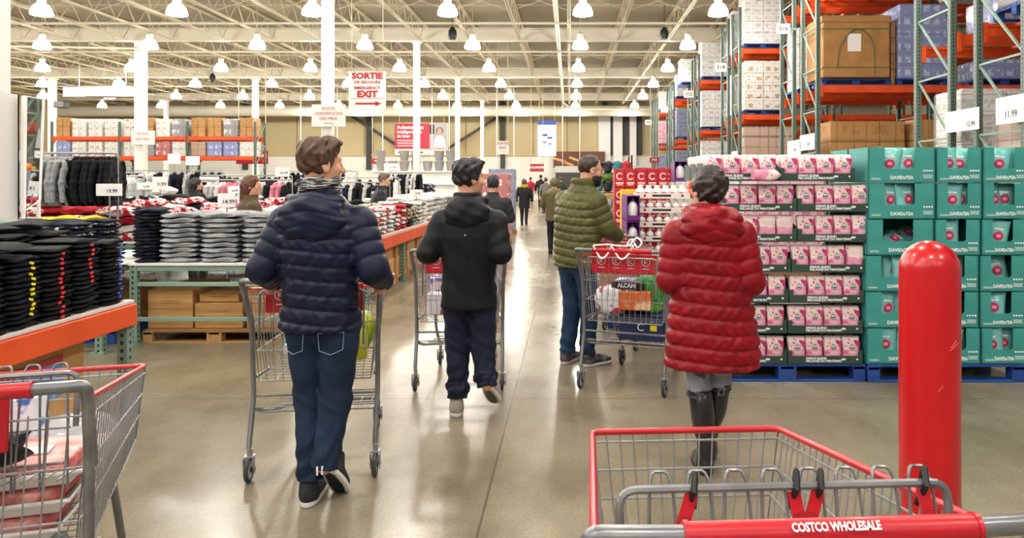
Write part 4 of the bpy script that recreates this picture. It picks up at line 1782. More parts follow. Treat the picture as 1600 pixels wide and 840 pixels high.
# man in the long black hooded jacket
O2 = (-.665, 4.86, 0)
J2 = dict(
    head=(.0, .05, 1.56), hyaw=-.95, neck=(-.01, .02, 1.42),
    torso=[(.715, .185, .14, .0, .02), (.9, .172, .135, .0, .02), (1.05, .175, .135, .0, .01), (1.18, .19, .14, .0, .0), (1.28, .192, .135, .0, .0),
           (1.36, .155, .11, 0, .01), (1.41, .11, .09, 0, .02), (1.445, .09, .08, 0, .02)],
    shL=(-.175, .02, 1.28), shR=(.175, .02, 1.28), elL=(-.262, -.03, 1.08), elR=(.215, -.03, 1.08),
    wrL=(-.28, .2, 1.045), wrR=(.20, .2, 1.045),
    hipL=(-.085, .03, .83), hipR=(.085, .03, .83), knL=(-.08, .08, .46), knR=(.09, .05, .47), anL=(-.075, .03, .12), anR=(.125, -.06, .22),
    handL=frame((-.26, .29, 1.04), 0, .2), handR=frame((.17, .29, 1.04), 0, .2),
    footL=foot(-.075, -.02, 0, 0, .15), footR=toe_foot(.155, .17, .045, -.62, -.15))
Q2 = dict(hair=m_blackhair, hairstyle='short', hairsize=(.088, .105, .10), hairmess=1.3,
          jacket=dict(mat=m_blackj, collar=(1.41, 1.475, .092), hood=dict(c=(.0, -.085, 1.335), r=(.150, .08, .11), hole=.10), rs=(.080, .072, .056), armk=.03),
          trousers=dict(mat=m_jog, r=(.098, .082, .062), wr=.009, cuff=True),
          shoes=dict(mat=mat('grey_sneaker', '#b5a8a2', .8, bump=.3, bscale=120), sole=m_sole_w, under=mat('grey_tread', '#6b625a', .7), len=.285))
p2_, jk2, tr2 = make_person('man in a long black hooded jacket and navy joggers pushing a cart', O2, 0, J2, Q2, .0075)
MB().box((.0, -.152, 1.205), (.008, .004, .008)).build('reflective_dot', m_text_white, p2_)

# man in the olive quilted jacket, turned right
O3 = (.06, 6.2, 0)
J3 = dict(
    head=(.075, .09, 1.635), hyaw=-.55, hpitch=-.18, neck=(.03, .04, 1.50),
    torso=[(.84, .195, .14, .0, .0), (.97, .20, .145, .0, .0), (1.10, .205, .15, .0, .01), (1.25, .205, .155, .0, .015), (1.36, .195, .145, .01, .025),
           (1.44, .15, .115, .02, .035), (1.50, .10, .085, .03, .04), (1.54, .085, .08, .03, .04)],
    shL=(-.17, .05, 1.375), shR=(.185, .03, 1.375), elL=(-.22, .10, 1.13), elR=(.25, .10, 1.15), wrL=(-.12, .30, 1.07), wrR=(.19, .31, 1.08),
    hipL=(-.085, .0, .86), hipR=(.085, .0, .86), knL=(-.09, .05, .48), knR=(.08, .07, .48), anL=(-.10, -.01, .11), anR=(.07, .05, .11),
    handL=frame((-.07, .40, 1.055), -.1, .1), handR=frame((.15, .42, 1.06), .35, .1),
    footL=foot(-.10, -.07, 0, 0, .25), footR=foot(.07, -.01, 0, 0, -.25))
Q3 = dict(hair=mat('dark_brown_hair', '#2a1d14', .45, col2='#3d2c20', scale=60, bump=.4, bscale=90), hairstyle='receding', hairsize=(.081, .102, .093),
          beard=mat('dark_beard', '#1d1510', .6, bump=.5, bscale=120), glasses=True, hairmess=.4,
          jacket=dict(mat=m_olive, pitch=.066, amp=.011, collar=(1.49, 1.57, .09), rs=(.085, .073, .053)),
          trousers=dict(mat=m_jean2, r=(.098, .076, .066), wr=.006),
          shoes=dict(mat=mat('dark_runner', '#2a2a30', .7, col2='#7a7a80', scale=20), sole=mat('pale_runner_sole', '#e4d9d4', .6), under=m_sole_b, len=.30))
p3_, _, _ = make_person('bearded man with glasses in an olive quilted jacket and jeans, turned right', O3, -.72, J3, Q3, .0078)

# woman in the long red quilted coat
O4 = (.742, 3.93, 0)
J4 = dict(
    head=(.0, .03, 1.50), hyaw=.35, hpitch=.12, neck=(.0, .01, 1.385),
    torso=[(.575, .245, .165, .02, .02), (.7, .235, .16, .02, .02), (.86, .215, .15, .015, .02), (1.0, .195, .14, .01, .02), (1.14, .19, .14, .0, .02),
           (1.24, .195, .14, 0, .015), (1.32, .16, .115, 0, .015), (1.38, .11, .09, 0, .015), (1.42, .09, .08, 0, .015)],
    shL=(-.165, .01, 1.26), shR=(.165, .01, 1.26), elL=(-.205, -.01, 1.03), elR=(.215, -.015, 1.02), wrL=(-.17, .19, 1.0), wrR=(.225, .17, .965),
    hipL=(-.08, .02, .80), hipR=(.08, .02, .80), knL=(-.045, .05, .44), knR=(.075, .10, .46), anL=(-.01, -.01, .105), anR=(.03, .20, .12),
    handL=frame((-.15, .285, 1.0), 0, .2), handR=frame((.225, .26, .965), 0, .3),
    footL=foot(-.02, -.05, 0, 0, .02), footR=foot(.03, .14, .0, 0, -.1))
Q4 = dict(hair=mat('dark_short_hair', '#1c1412', .5, col2='#352722', scale=40, bump=.5, bscale=60), hairstyle='curly',
          jacket=dict(name='coat', mat=m_coat, pitch=.076, amp=.011, collar=(1.37, 1.43, .095), hood=dict(c=(.0, -.085, 1.315), r=(.160, .075, .095), hole=.10), rs=(.080, .070, .055)),
          trousers=dict(mat=mat('grey_patterned_cloth', '#8f949c', .8, col2='#4e5258', scale=11, lo=.58, hi=.62, detail=1.), r=(.085, .058, .040), wr=.002, seat=(.15, .12, .12)),
          shoes=dict(mat=mat('black_rubber_boot', '#1b1b1d', .32, coat=.3), sole=m_sole_b, len=.27, boot=dict(top=.99, side={'L': -1, 'R': 1})))
p4_, jk4, _ = make_person('woman in a long red quilted coat, grey leggings and black boots, seen from behind', O4, 0, J4, Q4, .0065)


# ------------------------------------------------------------------ people further away
def simple_person(label, px, py_head, py_foot, Y, rz, coat, legs, hair, style='short', hem=.75, hyaw=0, arms='down', skin=m_skin, hood=None, scarf=None, hide_legs=False, height=None, lean=0.):
    x = (px - HX) * Y / F
    H = height or (EYE + (HY - py_head) * Y / F)
    s = H / 1.72
    zz = lambda z: z * s
    w_ = {'down': ((-.26, .0, 1.12), (-.27, .06, .88)), 'fwd': ((-.24, .03, 1.12), (-.16, .28, 1.08))}[arms]
    e, wv_ = w_
    J = dict(head=(.0, .03 + lean, zz(1.60)), hyaw=hyaw, hpitch=-.15 if lean else 0, neck=(0, .01 + lean * .8, zz(1.45)),
             torso=[(zz(hem), .19, .14, 0, 0), (zz(1.05), .18, .135, 0, lean * .2), (zz(1.25), .20, .14, 0, lean * .5), (zz(1.36), .19, .12, 0, lean * .7),
                    (zz(1.42), .12, .09, 0, lean * .8), (zz(1.46), .08, .075, 0, lean * .8)],
             shL=(-.18, lean * .6, zz(1.34)), shR=(.18, lean * .6, zz(1.34)), elL=(e[0], e[1] + lean * .5, zz(e[2])), elR=(-e[0], e[1] + lean * .5, zz(e[2])),
             wrL=(wv_[0], wv_[1] + lean * .5, zz(wv_[2])), wrR=(-wv_[0], wv_[1] + lean * .5, zz(wv_[2])),
             hipL=(-.08, 0, zz(.86)), hipR=(.08, 0, zz(.86)), knL=(-.08, .06, zz(.48)), knR=(.08, .0, zz(.48)), anL=(-.08, .03, .1), anR=(.07, -.08, .12),
             footL=foot(-.08, -.03), footR=toe_foot(.07, .12, 0, -.3),
             handL=frame((wv_[0], wv_[1] + lean * .5 + (.02 if arms == 'down' else .06), zz(wv_[2]) - (.06 if arms == 'down' else 0)), 0, -1.3 if arms == 'down' else 0),
             handR=frame((-wv_[0], wv_[1] + lean * .5 + (.02 if arms == 'down' else .06), zz(wv_[2]) - (.06 if arms == 'down' else 0)), 0, -1.3 if arms == 'down' else 0),
             openL=True, openR=True)
    Q = dict(hair=hair, hairstyle=style, skin=skin,
             jacket=dict(mat=coat, collar=(zz(1.44), zz(1.50), .085), rs=(.08, .066, .05)),
             trousers=dict(mat=legs, r=(.09, .066, .052), wr=.003), shoes=dict(mat=m_black, sole=m_sole_b, len=.28))
    if hood:
        Q['jacket']['hood'] = dict(c=(0, -.08, zz(1.38)), r=(.15, .08, .1), mat=hood)
    if scarf:
        Q['scarf'] = dict(z=zz(1.47), R=.085, r=.045, mat=scarf)
    return make_person(label, (x, Y, 0), rz, J, Q, .012)[0]


mk = lambda n, c: fabric(n, c)
m_dkc = mk('dark_cloth', '#1b1d22')
m_dkc2 = mk('charcoal_cloth', '#2a2c30')
m_brown = mk('brown_knit', '#54452f')
simple_person('woman with long brown hair in an olive brown top among the clothes tables', 390, 276, 0, 8.62, -.9, m_brown, m_dkc, mat('auburn_hair', '#4b2a1a', .4, col2='#6b4028', scale=40), 'long', arms='fwd', hyaw=-.5)
simple_person('shopper with dark hair in black far behind the grey sweatshirts', 305, 279, 0, 13.98, -.5, m_dkc, m_dkc, m_blackhair, 'long', arms='fwd', hyaw=-.3)
simple_person('grey haired man in a dark suit jacket bending over the clothes tables', 586, 272, 0, 13.85, -1.2, m_dkc2, m_dkc, mat('grey_brown_hair', '#4f4438', .5, col2='#7a6d5e', scale=40), 'short', arms='fwd', lean=.14, hyaw=-.3)
simple_person('shopper in a dark jacket mostly hidden behind the man in the black hooded jacket', 770, 276, 0, 10.0, -.1, m_dkc2, m_dkc, mat('dark_cap_hair', '#28282c', .6), 'short', arms='fwd')
simple_person('woman in a knee length dark coat with a yellow scarf walking in the aisle', 819, 280, 350, 25.5, 0, m_dkc, m_dkc, m_brownhair, 'long', hem=.62, scarf=mk('yellow_scarf', '#c9a622'), arms='down')
simple_person('person all in black walking far down the aisle', 845, 273, 320, 40, 0, m_dkc, m_dkc, m_blackhair, 'short')
simple_person('person in a khaki hooded coat beside the olive jacket', 866, 279, 0, 15.5, 0, mk('khaki_cloth', '#5a5234'), m_dkc, mat('khaki_knit_hat', '#6b6340', .8), 'curly', hood=mk('khaki_hood', '#6e6640'), arms='fwd')
simple_person('shopper in a red jacket far down the aisle', 829, 277, 0, 46, .2, mk('red_cloth', '#b02030'), m_dkc, m_brownhair, 'short')
simple_person('shopper in a grey coat far down the aisle beside the khaki coat', 853, 278, 0, 34, .2, mk('grey_cloth', '#6e6a64'), m_dkc, m_brownhair, 'short')
simple_person('shopper in a dark coat at the far end right of the khaki coat', 876, 277, 0, 37, -.2, mk('dark_green_cloth', '#2f352a'), m_dkc, m_brownhair, 'short')
# ------------------------------------------------------------------ shopping carts
wheel_me = MB()
wheel_me.tube([(0, .051 * math.cos(a * PI / 12), .051 * math.sin(a * PI / 12)) for a in range(24)], .0125, 8, closed=True, mi=0)
wheel_me.cyl((-.009, 0, 0), (.009, 0, 0), .044, 18, mi=1)
wheel_me.cyl((-.017, 0, 0), (.017, 0, 0), .014, 10, mi=2)
wheel_me = wheel_me.mesh('wheel', [mat('tyre_rubber', '#3a3a3c', .7), mat('wheel_hub', '#b9b9b6', .5), m_dark], .8)
ck = MB()
ck.box((-.024, -.012, .085), (.004, .04, .085), rotm(rx=.25), bev=.001)
ck.box((.024, -.012, .085), (.004, .04, .085), rotm(rx=.25), bev=.001)
ck.box((0, -.0, .128), (.052, .05, .006))
ck.cyl((0, 0, .125), (0, 0, .165), .014, 10)
ck.cyl((-.03, 0, .063), (.03, 0, .063), .006, 8)
fork_me = ck.mesh('fork', m_chrome, .8)


def make_cart(label, x, y, rz, flap=True, wires=1, seat_up=False, fw=(0, .50), name_on_handle=False, straps=False, group='shopping carts'):
    r_ = empty('shopping_cart', (x, y, 0), rz, label, 'shopping cart', group)
    wr = .0022
    # key sections: rear (y=.10) and front (y=.93)
    def sec(t):
        """basket section at t in 0..1 from rear to front: half width top, z top, half width bottom, z bottom"""
        return (lerp(.33, .258, t), lerp(.985, .872, t), lerp(.285, .225, t), lerp(.50, .60, t), lerp(.10, .93, t))
    def pt(t, side, v):
        """side -1..1 wall, v 0 bottom ..1 top"""
        wt, zt, wb_, zb, yy = sec(t)
        return Vector((side * lerp(wb_, wt, v), yy, lerp(zb, zt, v)))
    bk = MB()
    n = 26 if seat_up else 20
    for i in range(n + 1):
        t = i / n
        for s in (-1, 1):
            bk.tube([pt(t, s, 0), pt(t, s, 1)], wr, 5)
        bk.tube([pt(t, -1, 0), pt(t, 1, 0)], wr, 4)
    m_ = 14 if wires else 10
    for i in range(m_ + 1):
        s = -1 + 2 * i / m_
        bk.tube([pt(1, s, 0), pt(1, s, 1)], wr, 5)
        bk.tube([pt(0, s, 0), pt(0, s, .92)], wr, 5)
        if i % 2 == 0:
            bk.tube([pt(0, s, 0), pt(1, s, 0)], wr, 4)
    for v in (0, .33, .62, .9):
        loop = [pt(0, -1, v), pt(1, -1, v), pt(1, 1, v), pt(0, 1, v)]
        bk.tube(loop, .0034 if v else .0042, 6, closed=True)
    bk.build('basket', m_chrome, r_)
    rm = MB()
    rm.tube(round_path([pt(0, -1, 1), pt(1, -1, 1), pt(1, 1, 1), pt(0, 1, 1)], .03), .0085, 8)
    rm.build('rim', m_red, r_, smooth=1)
    # handle: grey side arms sweeping back, red grip between
    hz = 1.04
    hb = MB()
    hb.tube(round_path([(-.325, .12, .80), (-.345, .02, hz - .03), (-.345, .0, hz), (-.225, -.008, hz), (.225, -.008, hz), (.345, 0, hz), (.345, .02, hz - .03), (.325, .12, .80)], .035, 4), .0155, 10)
    hb.build('handle_bar', m_steel, r_, smooth=1)
    gp = MB()
    gp.cyl((-.205, -.008, hz), (.23, -.008, hz), .0195, 16)
    gp.cyl((-.21, -.008, hz), (-.203, -.008, hz), .0215, 16)
    gp.cyl((.228, -.008, hz), (.235, -.008, hz), .0215, 16)
    g = gp.build('handle_grip', m_red, r_, smooth=1)
    if name_on_handle:
        text('COSTCO WHOLESALE', .0175, (.012, -.0250, hz + .0150), m_text_white, g, bold=.035, rot=(PI / 2 - .75, 0, 0), ext=.0004, sx=.75)
    # rear posts
    fr = MB()
    for s in (-1, 1):
        fr.tube(round_path([(s * .345, .015, hz - .02), (s * .325, .10, .80), (s * .318, .12, .42), (s * .318, .03, .17)], .06, 4), .0135, 8)
        fr.tube(round_path([(s * .318, .10, .36), (s * .30, .25, .30), (s * .225, .82, .18)], .1, 4), .0125, 8)
        fr.tube(round_path([(s * .225, .82, .18), (s * .245, .70, .32), (s * .243, .60, .565)], .1, 4), .0125, 8)
        fr.tube([(s * .305, .12, .52), (s * .29, .3, .52)], .009, 6)
    fr.tube([(-.318, .115, .42), (.318, .115, .42)], .008, 6)
    fr.tube([(-.225, .82, .185), (.225, .82, .185)], .012, 8)
    fr.build('frame', m_steel, r_, smooth=1)
    tr = MB()
    for i in range(9):
        s = -1 + 2 * i / 8
        tr.tube([(s * .27, .16, .315), (s * .215, .78, .245)], .0028, 5)
    for q in (0, .33, .66, 1):
        tr.tube([(-lerp(.30, .22, q), lerp(.16, .78, q), lerp(.32, .25, q)), (lerp(.30, .22, q), lerp(.16, .78, q), lerp(.32, .25, q))], .0045, 6)
    tr.tube([(-.30, .16, .345), (.30, .16, .345)], .0045, 6)
    tr.build('lower_rack', m_chrome, r_)
    # child seat back: grey hoop leaning forward, with loops
    st = MB()
    sy = .165
    if seat_up:
        ztop = 1.04
        st.tube(round_path([(-.283, sy - .03, .90), (-.283, sy - .01, ztop), (.283, sy - .01, ztop), (.283, sy - .03, .90)], .03, 5), .0075, 8)
        for i in range(8):
            x_ = -.225 + i * .45 / 7
            st.tube(smooth_path([(x_ - .016, .125, .74), (x_ - .010, sy - .02, .97), (x_ - .004, sy - .0, ztop + .012), (x_ + .012, sy + .008, ztop + .022), (x_ + .030, sy - .0, ztop + .012), (x_ + .036, sy - .02, .97), (x_ + .042, .125, .74)], 4), .003, 6)
        st.tube([(-.25, .15, .80), (.25, .15, .80)], .004, 6)
        st.tube([(-.25, .20, .88), (.25, .20, .88)], .0035, 6)
        # wire seat in front
        for i in range(13):
            x_ = -.25 + i * .5 / 12
            st.tube([(x_, .105, .77), (x_, .24, .75)], .0025, 5)
    else:
        st.tube(round_path([(-.262, sy - .16, .70), (-.262, sy - .14, .985), (.262, sy - .14, .985), (.262, sy - .16, .70)], .03, 5), .006, 8)
        for i in range(11):
            x_ = -.24 + i * .48 / 10
            st.tube([(x_, sy - .15, .70), (x_, sy - .14, .985)], .0025, 5)
        st.tube([(-.262, sy - .15, .85), (.262, sy - .15, .85)], .003, 5)
    st.build('child_seat', m_steel, r_)
    if flap:
        fl = MB()
        fl.box((fw[0], .085, .935), (fw[1], .008, .145), rotm(rx=-.08), bev=.004)
        fp = fl.build('seat_flap', m_red, r_)
        em = MB()
        for cx in (-.17, -.055, .055, .17):
            if abs(cx - fw[0]) > fw[1] / 2 - .03:
                continue
            em.tube([(cx + .03 * math.cos(a * PI / 9), .078, .955 + .03 * math.sin(a * PI / 9)) for a in range(18)], .002, 4, closed=True)
            em.tube([(cx - .012, .0775, .938), (cx - .012, .0775, .972)], .0022, 4)
            em.tube([(cx - .011, .0775, .955), (cx + .013, .0775, .971)], .0022, 4)
            em.tube([(cx - .011, .0775, .955), (cx + .013, .0775, .939)], .0022, 4)
            em.box((cx, .0785, .905), (.05, .001, .004))
            em.box((cx, .0785, .896), (.036, .001, .003))
        em.build('printed_mark', m_text_white, fp)
    if straps:
        for (sx, tw) in ((-.165, .2), (.01, -.3), (.052, .35), (.235, -.5)):
            s_ = MB()
            s_.tube([(sx, sy - .0, 1.00), (sx + .006, sy - .022, 1.04), (sx + .010, sy - .008, 1.064), (sx + .016, sy + .012, 1.04), (sx + .01, sy + .003, 1.0)], .0055, 6)
            o_ = s_.build('strap_loop', m_black, r_)
            s_ = MB()
            pts = [Vector((sx + .004, sy - .012, 1.03)), Vector((sx - .008 * (1 if tw > 0 else -1), sy - .02, 1.0)), Vector((sx - .02 * (1 if tw > 0 else -1), sy - .02, .965)), Vector((sx - .022, sy - .02, .92))]
            for a, b_ in zip(pts[:-1], pts[1:]):
                d = (b_ - a)
                rr_ = rotm(rx=math.atan2(-d.y, -d.z) * -1, ry=math.atan2(-d.x, -d.z))
                s_.box((a + b_) / 2, (.022, .004, d.length + .004), rr_)
            s_.build('strap', m_red, o_)
    for (cx, cy) in ((-.318, .05), (.318, .05), (-.225, .84), (.225, .84)):
        c_ = link('caster', fork_me, r_, (cx, cy, 0))
        link('wheel', wheel_me, c_, (0, -.018, .0635))
    return r_


# carts pushed by the men
c1 = make_cart('shopping cart pushed by the man in the navy quilted jacket', -1.335, 3.82, .12)
c2 = make_cart('shopping cart pushed by the man in the long black jacket', -.815, 5.42, .06)
c3 = make_cart('shopping cart full of goods beside the woman in the red coat', .37, 5.38, -.35)
c3b = make_cart('shopping cart behind the man in the olive jacket', .29, 6.80, -.35)
# near right cart, empty
c4 = make_cart('empty shopping cart in the right foreground with a red rim and printed grip', .375, 1.10, .06, flap=False, seat_up=True, name_on_handle=True, straps=True)
# near left cart
c5 = make_cart('loaded shopping cart at the left edge of the foreground', -1.555, 1.77, .285, seat_up=True, fw=(-.03, .36))
# ------------------------------------------------------------------ folded clothes
def garment_mesh(w_, d_, h_, seed, name='garment', fold=.35, wob=1.):
    rnd = random.Random(seed)
    ph = [rnd.uniform(0, 6.28) for _ in range(6)]
    nx, n = 9, 16
    P, Fs = [], []
    for i in range(nx + 1):
        u = i / nx * 2 - 1
        e = (1 - abs(u) ** 5) ** .5 if abs(u) < 1 else 0
        e = max(e, .25)
        sag = .12 * h_ * math.sin(u * 4 + ph[0]) * wob
        for k in range(n):
            a = 2 * PI * k / n
            c, s_ = math.cos(a), math.sin(a)
            y = d_ / 2 * math.copysign(abs(c) ** .45, c)
            z = h_ / 2 * math.copysign(abs(s_) ** .7, s_)
            if k == n // 2 or k == 0:
                y *= 1 - fold * h_ / d_ * 1.2
            y += .012 * math.sin(u * 3 + ph[1] + a * 2) * wob
            z = z * (1 + .18 * math.sin(u * 5 + ph[2] + a * 3) * wob) + sag * (1 if z > 0 else .6)
            P.append((u * w_ / 2 * (1 + .02 * math.sin(a * 3 + ph[3])), y * (.9 + .1 * e), z * e + h_ / 2))
    for i in range(nx):
        for k in range(n):
            Fs.append((i * n + k, (i + 1) * n + k, (i + 1) * n + (k + 1) % n, i * n + (k + 1) % n))
    Fs.append(tuple(range(n)))
    Fs.append(tuple(range(nx * n, nx * n + n))[::-1])
    return MB().add(P, Fs).mesh(name, (), 1.3)


def cloth(name, a, b_=None, scale=10, lo=.4, hi=.6, rough=.85):
    return mat(name, a, rough, spec=.2, col2=b_ or a, scale=scale, lo=lo, hi=hi, bump=.35, bscale=45)


mc_black = cloth('black_fleece', '#111214', '#18191c')
mc_navy = cloth('navy_fleece', '#141a2a', '#1b2236')
mc_grey = cloth('heather_grey_fleece', '#8b8d8f', '#9fa1a2', 30)
mc_lgrey = cloth('light_grey_fleece', '#b4b5b4', '#c4c4c2', 30)
mc_white = cloth('white_cotton', '#e9e6e1', '#dcd8d2')
mc_red = cloth('red_cotton', '#a81c2c', '#8e1422')
mc_rw = cloth('red_and_white_print', '#e9e3dd', '#b02436', 16, .49, .51)
mc_nw = cloth('navy_and_white_print', '#e9e6e2', '#26304e', 16, .52, .54)
mc_bw = cloth('black_and_white_print', '#1d1d20', '#dad7d2', 14, .55, .57)
mc_green = cloth('sage_cotton', '#6f7f6c', '#7d8c79')
mc_khaki = cloth('khaki_print', '#6c6a4e', '#d9d4c0', 18, .52, .54)
mc_blue = cloth('royal_blue_cotton', '#2b49a0', '#24408f')
mc_yellow = cloth('yellow_cotton', '#e2d21c', '#d4c214')
mc_pinkc = cloth('pink_cotton', '#d98a98', '#c97484')
CN = {mc_black: 'black', mc_navy: 'navy', mc_grey: 'heather-grey', mc_lgrey: 'light-grey', mc_white: 'white', mc_red: 'red', mc_rw: 'red-and-white',
      mc_nw: 'navy-and-white', mc_bw: 'black-and-white', mc_green: 'sage-green', mc_khaki: 'khaki-printed', mc_blue: 'royal-blue', mc_yellow: 'yellow', mc_pinkc: 'pink'}

GM = {}


def gmesh(w_, d_, h_):
    k = (w_, d_, h_)
    if k not in GM:
        GM[k] = [garment_mesh(w_, d_, h_, s_) for s_ in range(4)]
    return GM[k]


def stack(x, y, z, n, dims, mats_, where, rz=0, group='folded clothes', sticker=None, name='folded_sweatshirt', lean=0., seed=0, top=None):
    rnd = random.Random(seed * 991 + int(x * 100) + int(y * 10))
    ms = gmesh(*dims)
    w_, d_, h_ = dims
    for i in range(n):
        mt = mats_[i % len(mats_)] if len(mats_) < 4 else rnd.choice(mats_)
        if top and i == n - 1:
            mt = top
        o = link(name, ms[rnd.randrange(4)], None,
                 (x + rnd.uniform(-.008, .008) + lean * i, y + rnd.uniform(-.008, .008), z + i * h_ * 1.0), (rnd.uniform(-.02, .02), rnd.uniform(-.02, .02), rz + rnd.uniform(-.05, .05)), mt)
        tag(o, '%s %s, %s, %s' % (CN[mt], name.replace('folded_', '').replace('_', ' '), 'topmost' if i == n - 1 else ('lowest' if i == 0 else ORD[i] + ' from bottom'), where), 'clothes', group)
        if sticker and i % 1 == 0 and i < n - 1:
            sm_, off, lo_, hi_ = sticker
            if lo_ <= i <= hi_:
                link('size_sticker', stick_me, o, (off, -d_ / 2 - .004, h_ / 2), (0, rnd.uniform(-.4, .4), 0), sm_)


sb = MB()
sb.box((0, 0, 0), (.028, .010, .014), bev=.002)
stick_me = sb.mesh('size_sticker')
ms_y = mat('yellow_sticker', '#f0e014', .5)
ms_r = mat('red_sticker', '#e2202c', .5)
ms_b = mat('blue_sticker', '#3f5fd0', .5)
ms_g = mat('green_sticker', '#5fb85c', .5)


def table(x0, x1, y0, y1, zt, label, beam_sides=(), beam_h=.13, legs_m=m_green, shelf=True, group='display tables'):
    """display table made of rack uprights: white deck board, orange or green beams, perforated legs"""
    cx, cy = (x0 + x1) / 2, (y0 + y1) / 2
    r_ = empty('display_table', (cx, cy, 0), 0, label, 'table', group)
    w_, d_ = x1 - x0, y1 - y0
    MB().box((0, 0, zt - .012), (w_, d_, .024), bev=.004).build('table_top', mat('white_deck_board', '#dedcd6', .5), r_)
    um = upright_mesh(zt - .025, .07, .07)
    um.materials.append(legs_m)
    nY = max(2, int(round(d_ / 2.4)) + 1)
    for sx in (-1, 1):
        for i in range(nY):
            link('leg', um, r_, (sx * (w_ / 2 - .04), -d_ / 2 + .04 + i * (d_ - .08) / (nY - 1), 0))
    for side in ('left', 'right', 'front', 'back'):
        m = m_orange if side in beam_sides else m_greenplain
        hh = beam_h if side in beam_sides else .05
        if side in ('left', 'right'):
            s_ = -1 if side == 'left' else 1
            c_, dm = (s_ * (w_ / 2 - (.002 if side in beam_sides else .04)), 0, zt - .025 - hh / 2), (.045, d_ - (0 if side in beam_sides else .1), hh)
        else:
            s_ = -1 if side == 'front' else 1
            c_, dm = (0, s_ * (d_ / 2 - (.0 if side in beam_sides else .04)), zt - .025 - hh / 2), (w_ - .1, .045, hh)
        MB().box(c_, dm, bev=.006).build('beam', m, r_)
    if shelf:
        for sy in (-1, 1):
            for z in (zt - .2, .24):
                MB().box((0, sy * (d_ / 2 - .04), z), (w_ - .12, .035, .04), bev=.004).build('rail', m_greenplain, r_)
    return r_


# ---- table 1: dark hoodies, orange beam along the aisle
table(-4.35, -2.9, 2.2, 4.93, .76, 'display table with an orange beam holding the black sweatshirts at the left edge', ('right',), .14, shelf=False)
dk = (.31, .27, .0275)
dkf = (.25, .29, .0275)
hd = [(-3.06, 4.76, 15), (-3.06, 4.50, 16), (-3.06, 4.24, 15), (-3.06, 3.98, 14), (-3.06, 3.72, 13)]
stk = [(ms_b, .03, 1, 13), (ms_r, -.0, 6, 14), (ms_r, .0, 0, 13), (ms_y, .03, 2, 12), (ms_y, -.03, 0, 10)]
for i, (x, y, n) in enumerate(hd):
    stack(x, y, .76, n, dkf, (mc_black, mc_black, mc_navy) if i % 2 else (mc_black,), '%s pile along the left table edge' % ordn(i, 5, 'farthest', 'nearest'), PI / 2, 'black sweatshirts on the left table', stk[i], seed=i)
for j, x in enumerate((-3.40, -3.74)):
    for i, y in enumerate((4.73, 4.39, 4.05, 3.71)):
        if j == 1 and i == 3:
            continue
        stack(x, y, .76, 17 - (i > 1), dk, (mc_black,), '%s pile, %s row of left table' % (ordn(i, 4, 'farthest', 'nearest'), ('second', 'third')[j]), PI / 2, 'black sweatshirts on the left table', seed=i + 9)
# loosely draped ones on top
gl = gmesh(.5, .34, .05)
for i, (x, y, z, r, m) in enumerate(((-3.55, 4.6, 1.235, .4, mc_black), (-3.45, 4.2, 1.235, -.3, mc_black), (-3.15, 3.85, 1.16, .3, mc_black), (-3.7, 4.75, 1.24, 1.2, mc_green))):
    o = link('draped_sweatshirt', gl[i % 4], None, (x, y, z), (.03, -.05, r), m)
    tag(o, '%s sweatshirt laid loosely across the stacks, %s of four' % (CN[m], ordn(i, 4)), 'clothes', 'loose sweatshirts on top of the dark stacks')

# under table 1: big carton with blue label
def carton(x0, x1, y0, y1, z0, z1, label, m=None, tape=True, group='cartons under the tables', rz=0, extra=None):
    r_ = empty('carton', ((x0 + x1) / 2, (y0 + y1) / 2, z0), rz, label, 'box', group)
    w_, d_, h_ = x1 - x0, y1 - y0, z1 - z0
    MB().box((0, 0, h_ / 2), (w_, d_, h_), bev=.006).build('carton_body', m or m_card2, r_)
    if tape:
        tb = MB()
        tb.box((0, -d_ / 2 - .001, h_ * .5), (w_ - .01, .002, .004))
        tb.box((0, -d_ / 2 - .0015, h_ * .72), (w_ * .5, .002, .004)).box((0, -d_ / 2 - .0015, h_ * .66), (w_ * .4, .002, .004))
        tb.box((0, 0, h_ + .001), (w_ - .01, .05, .002))
        tb.build('tape', mat('carton_print', '#8a6238', .7), r_)
    return r_


c_ = carton(-4.2, -3.02, 3.0, 4.6, .13, .56, 'wide low carton with a blue and red label under the left table')
MB().box((.592, .35, .25), (.004, .5, .2)).build('label', mat('blue_label', '#5f8fd0', .5), c_)
MB().box((.594, .35, .37), (.004, .5, .04)).build('label', m_red, c_)
tag(link('pallet', pallet_mesh(1.3, 1.8, .13), None, (-3.62, 3.8, 0), None, m_wood), 'wooden pallet under the left table', 'pallet')

# ---- table 2: heather grey sweatshirts
table(-4.15, -2.62, 6.95, 8.35, .77, 'green display table holding the stacks of grey sweatshirts', ('right',), .12)
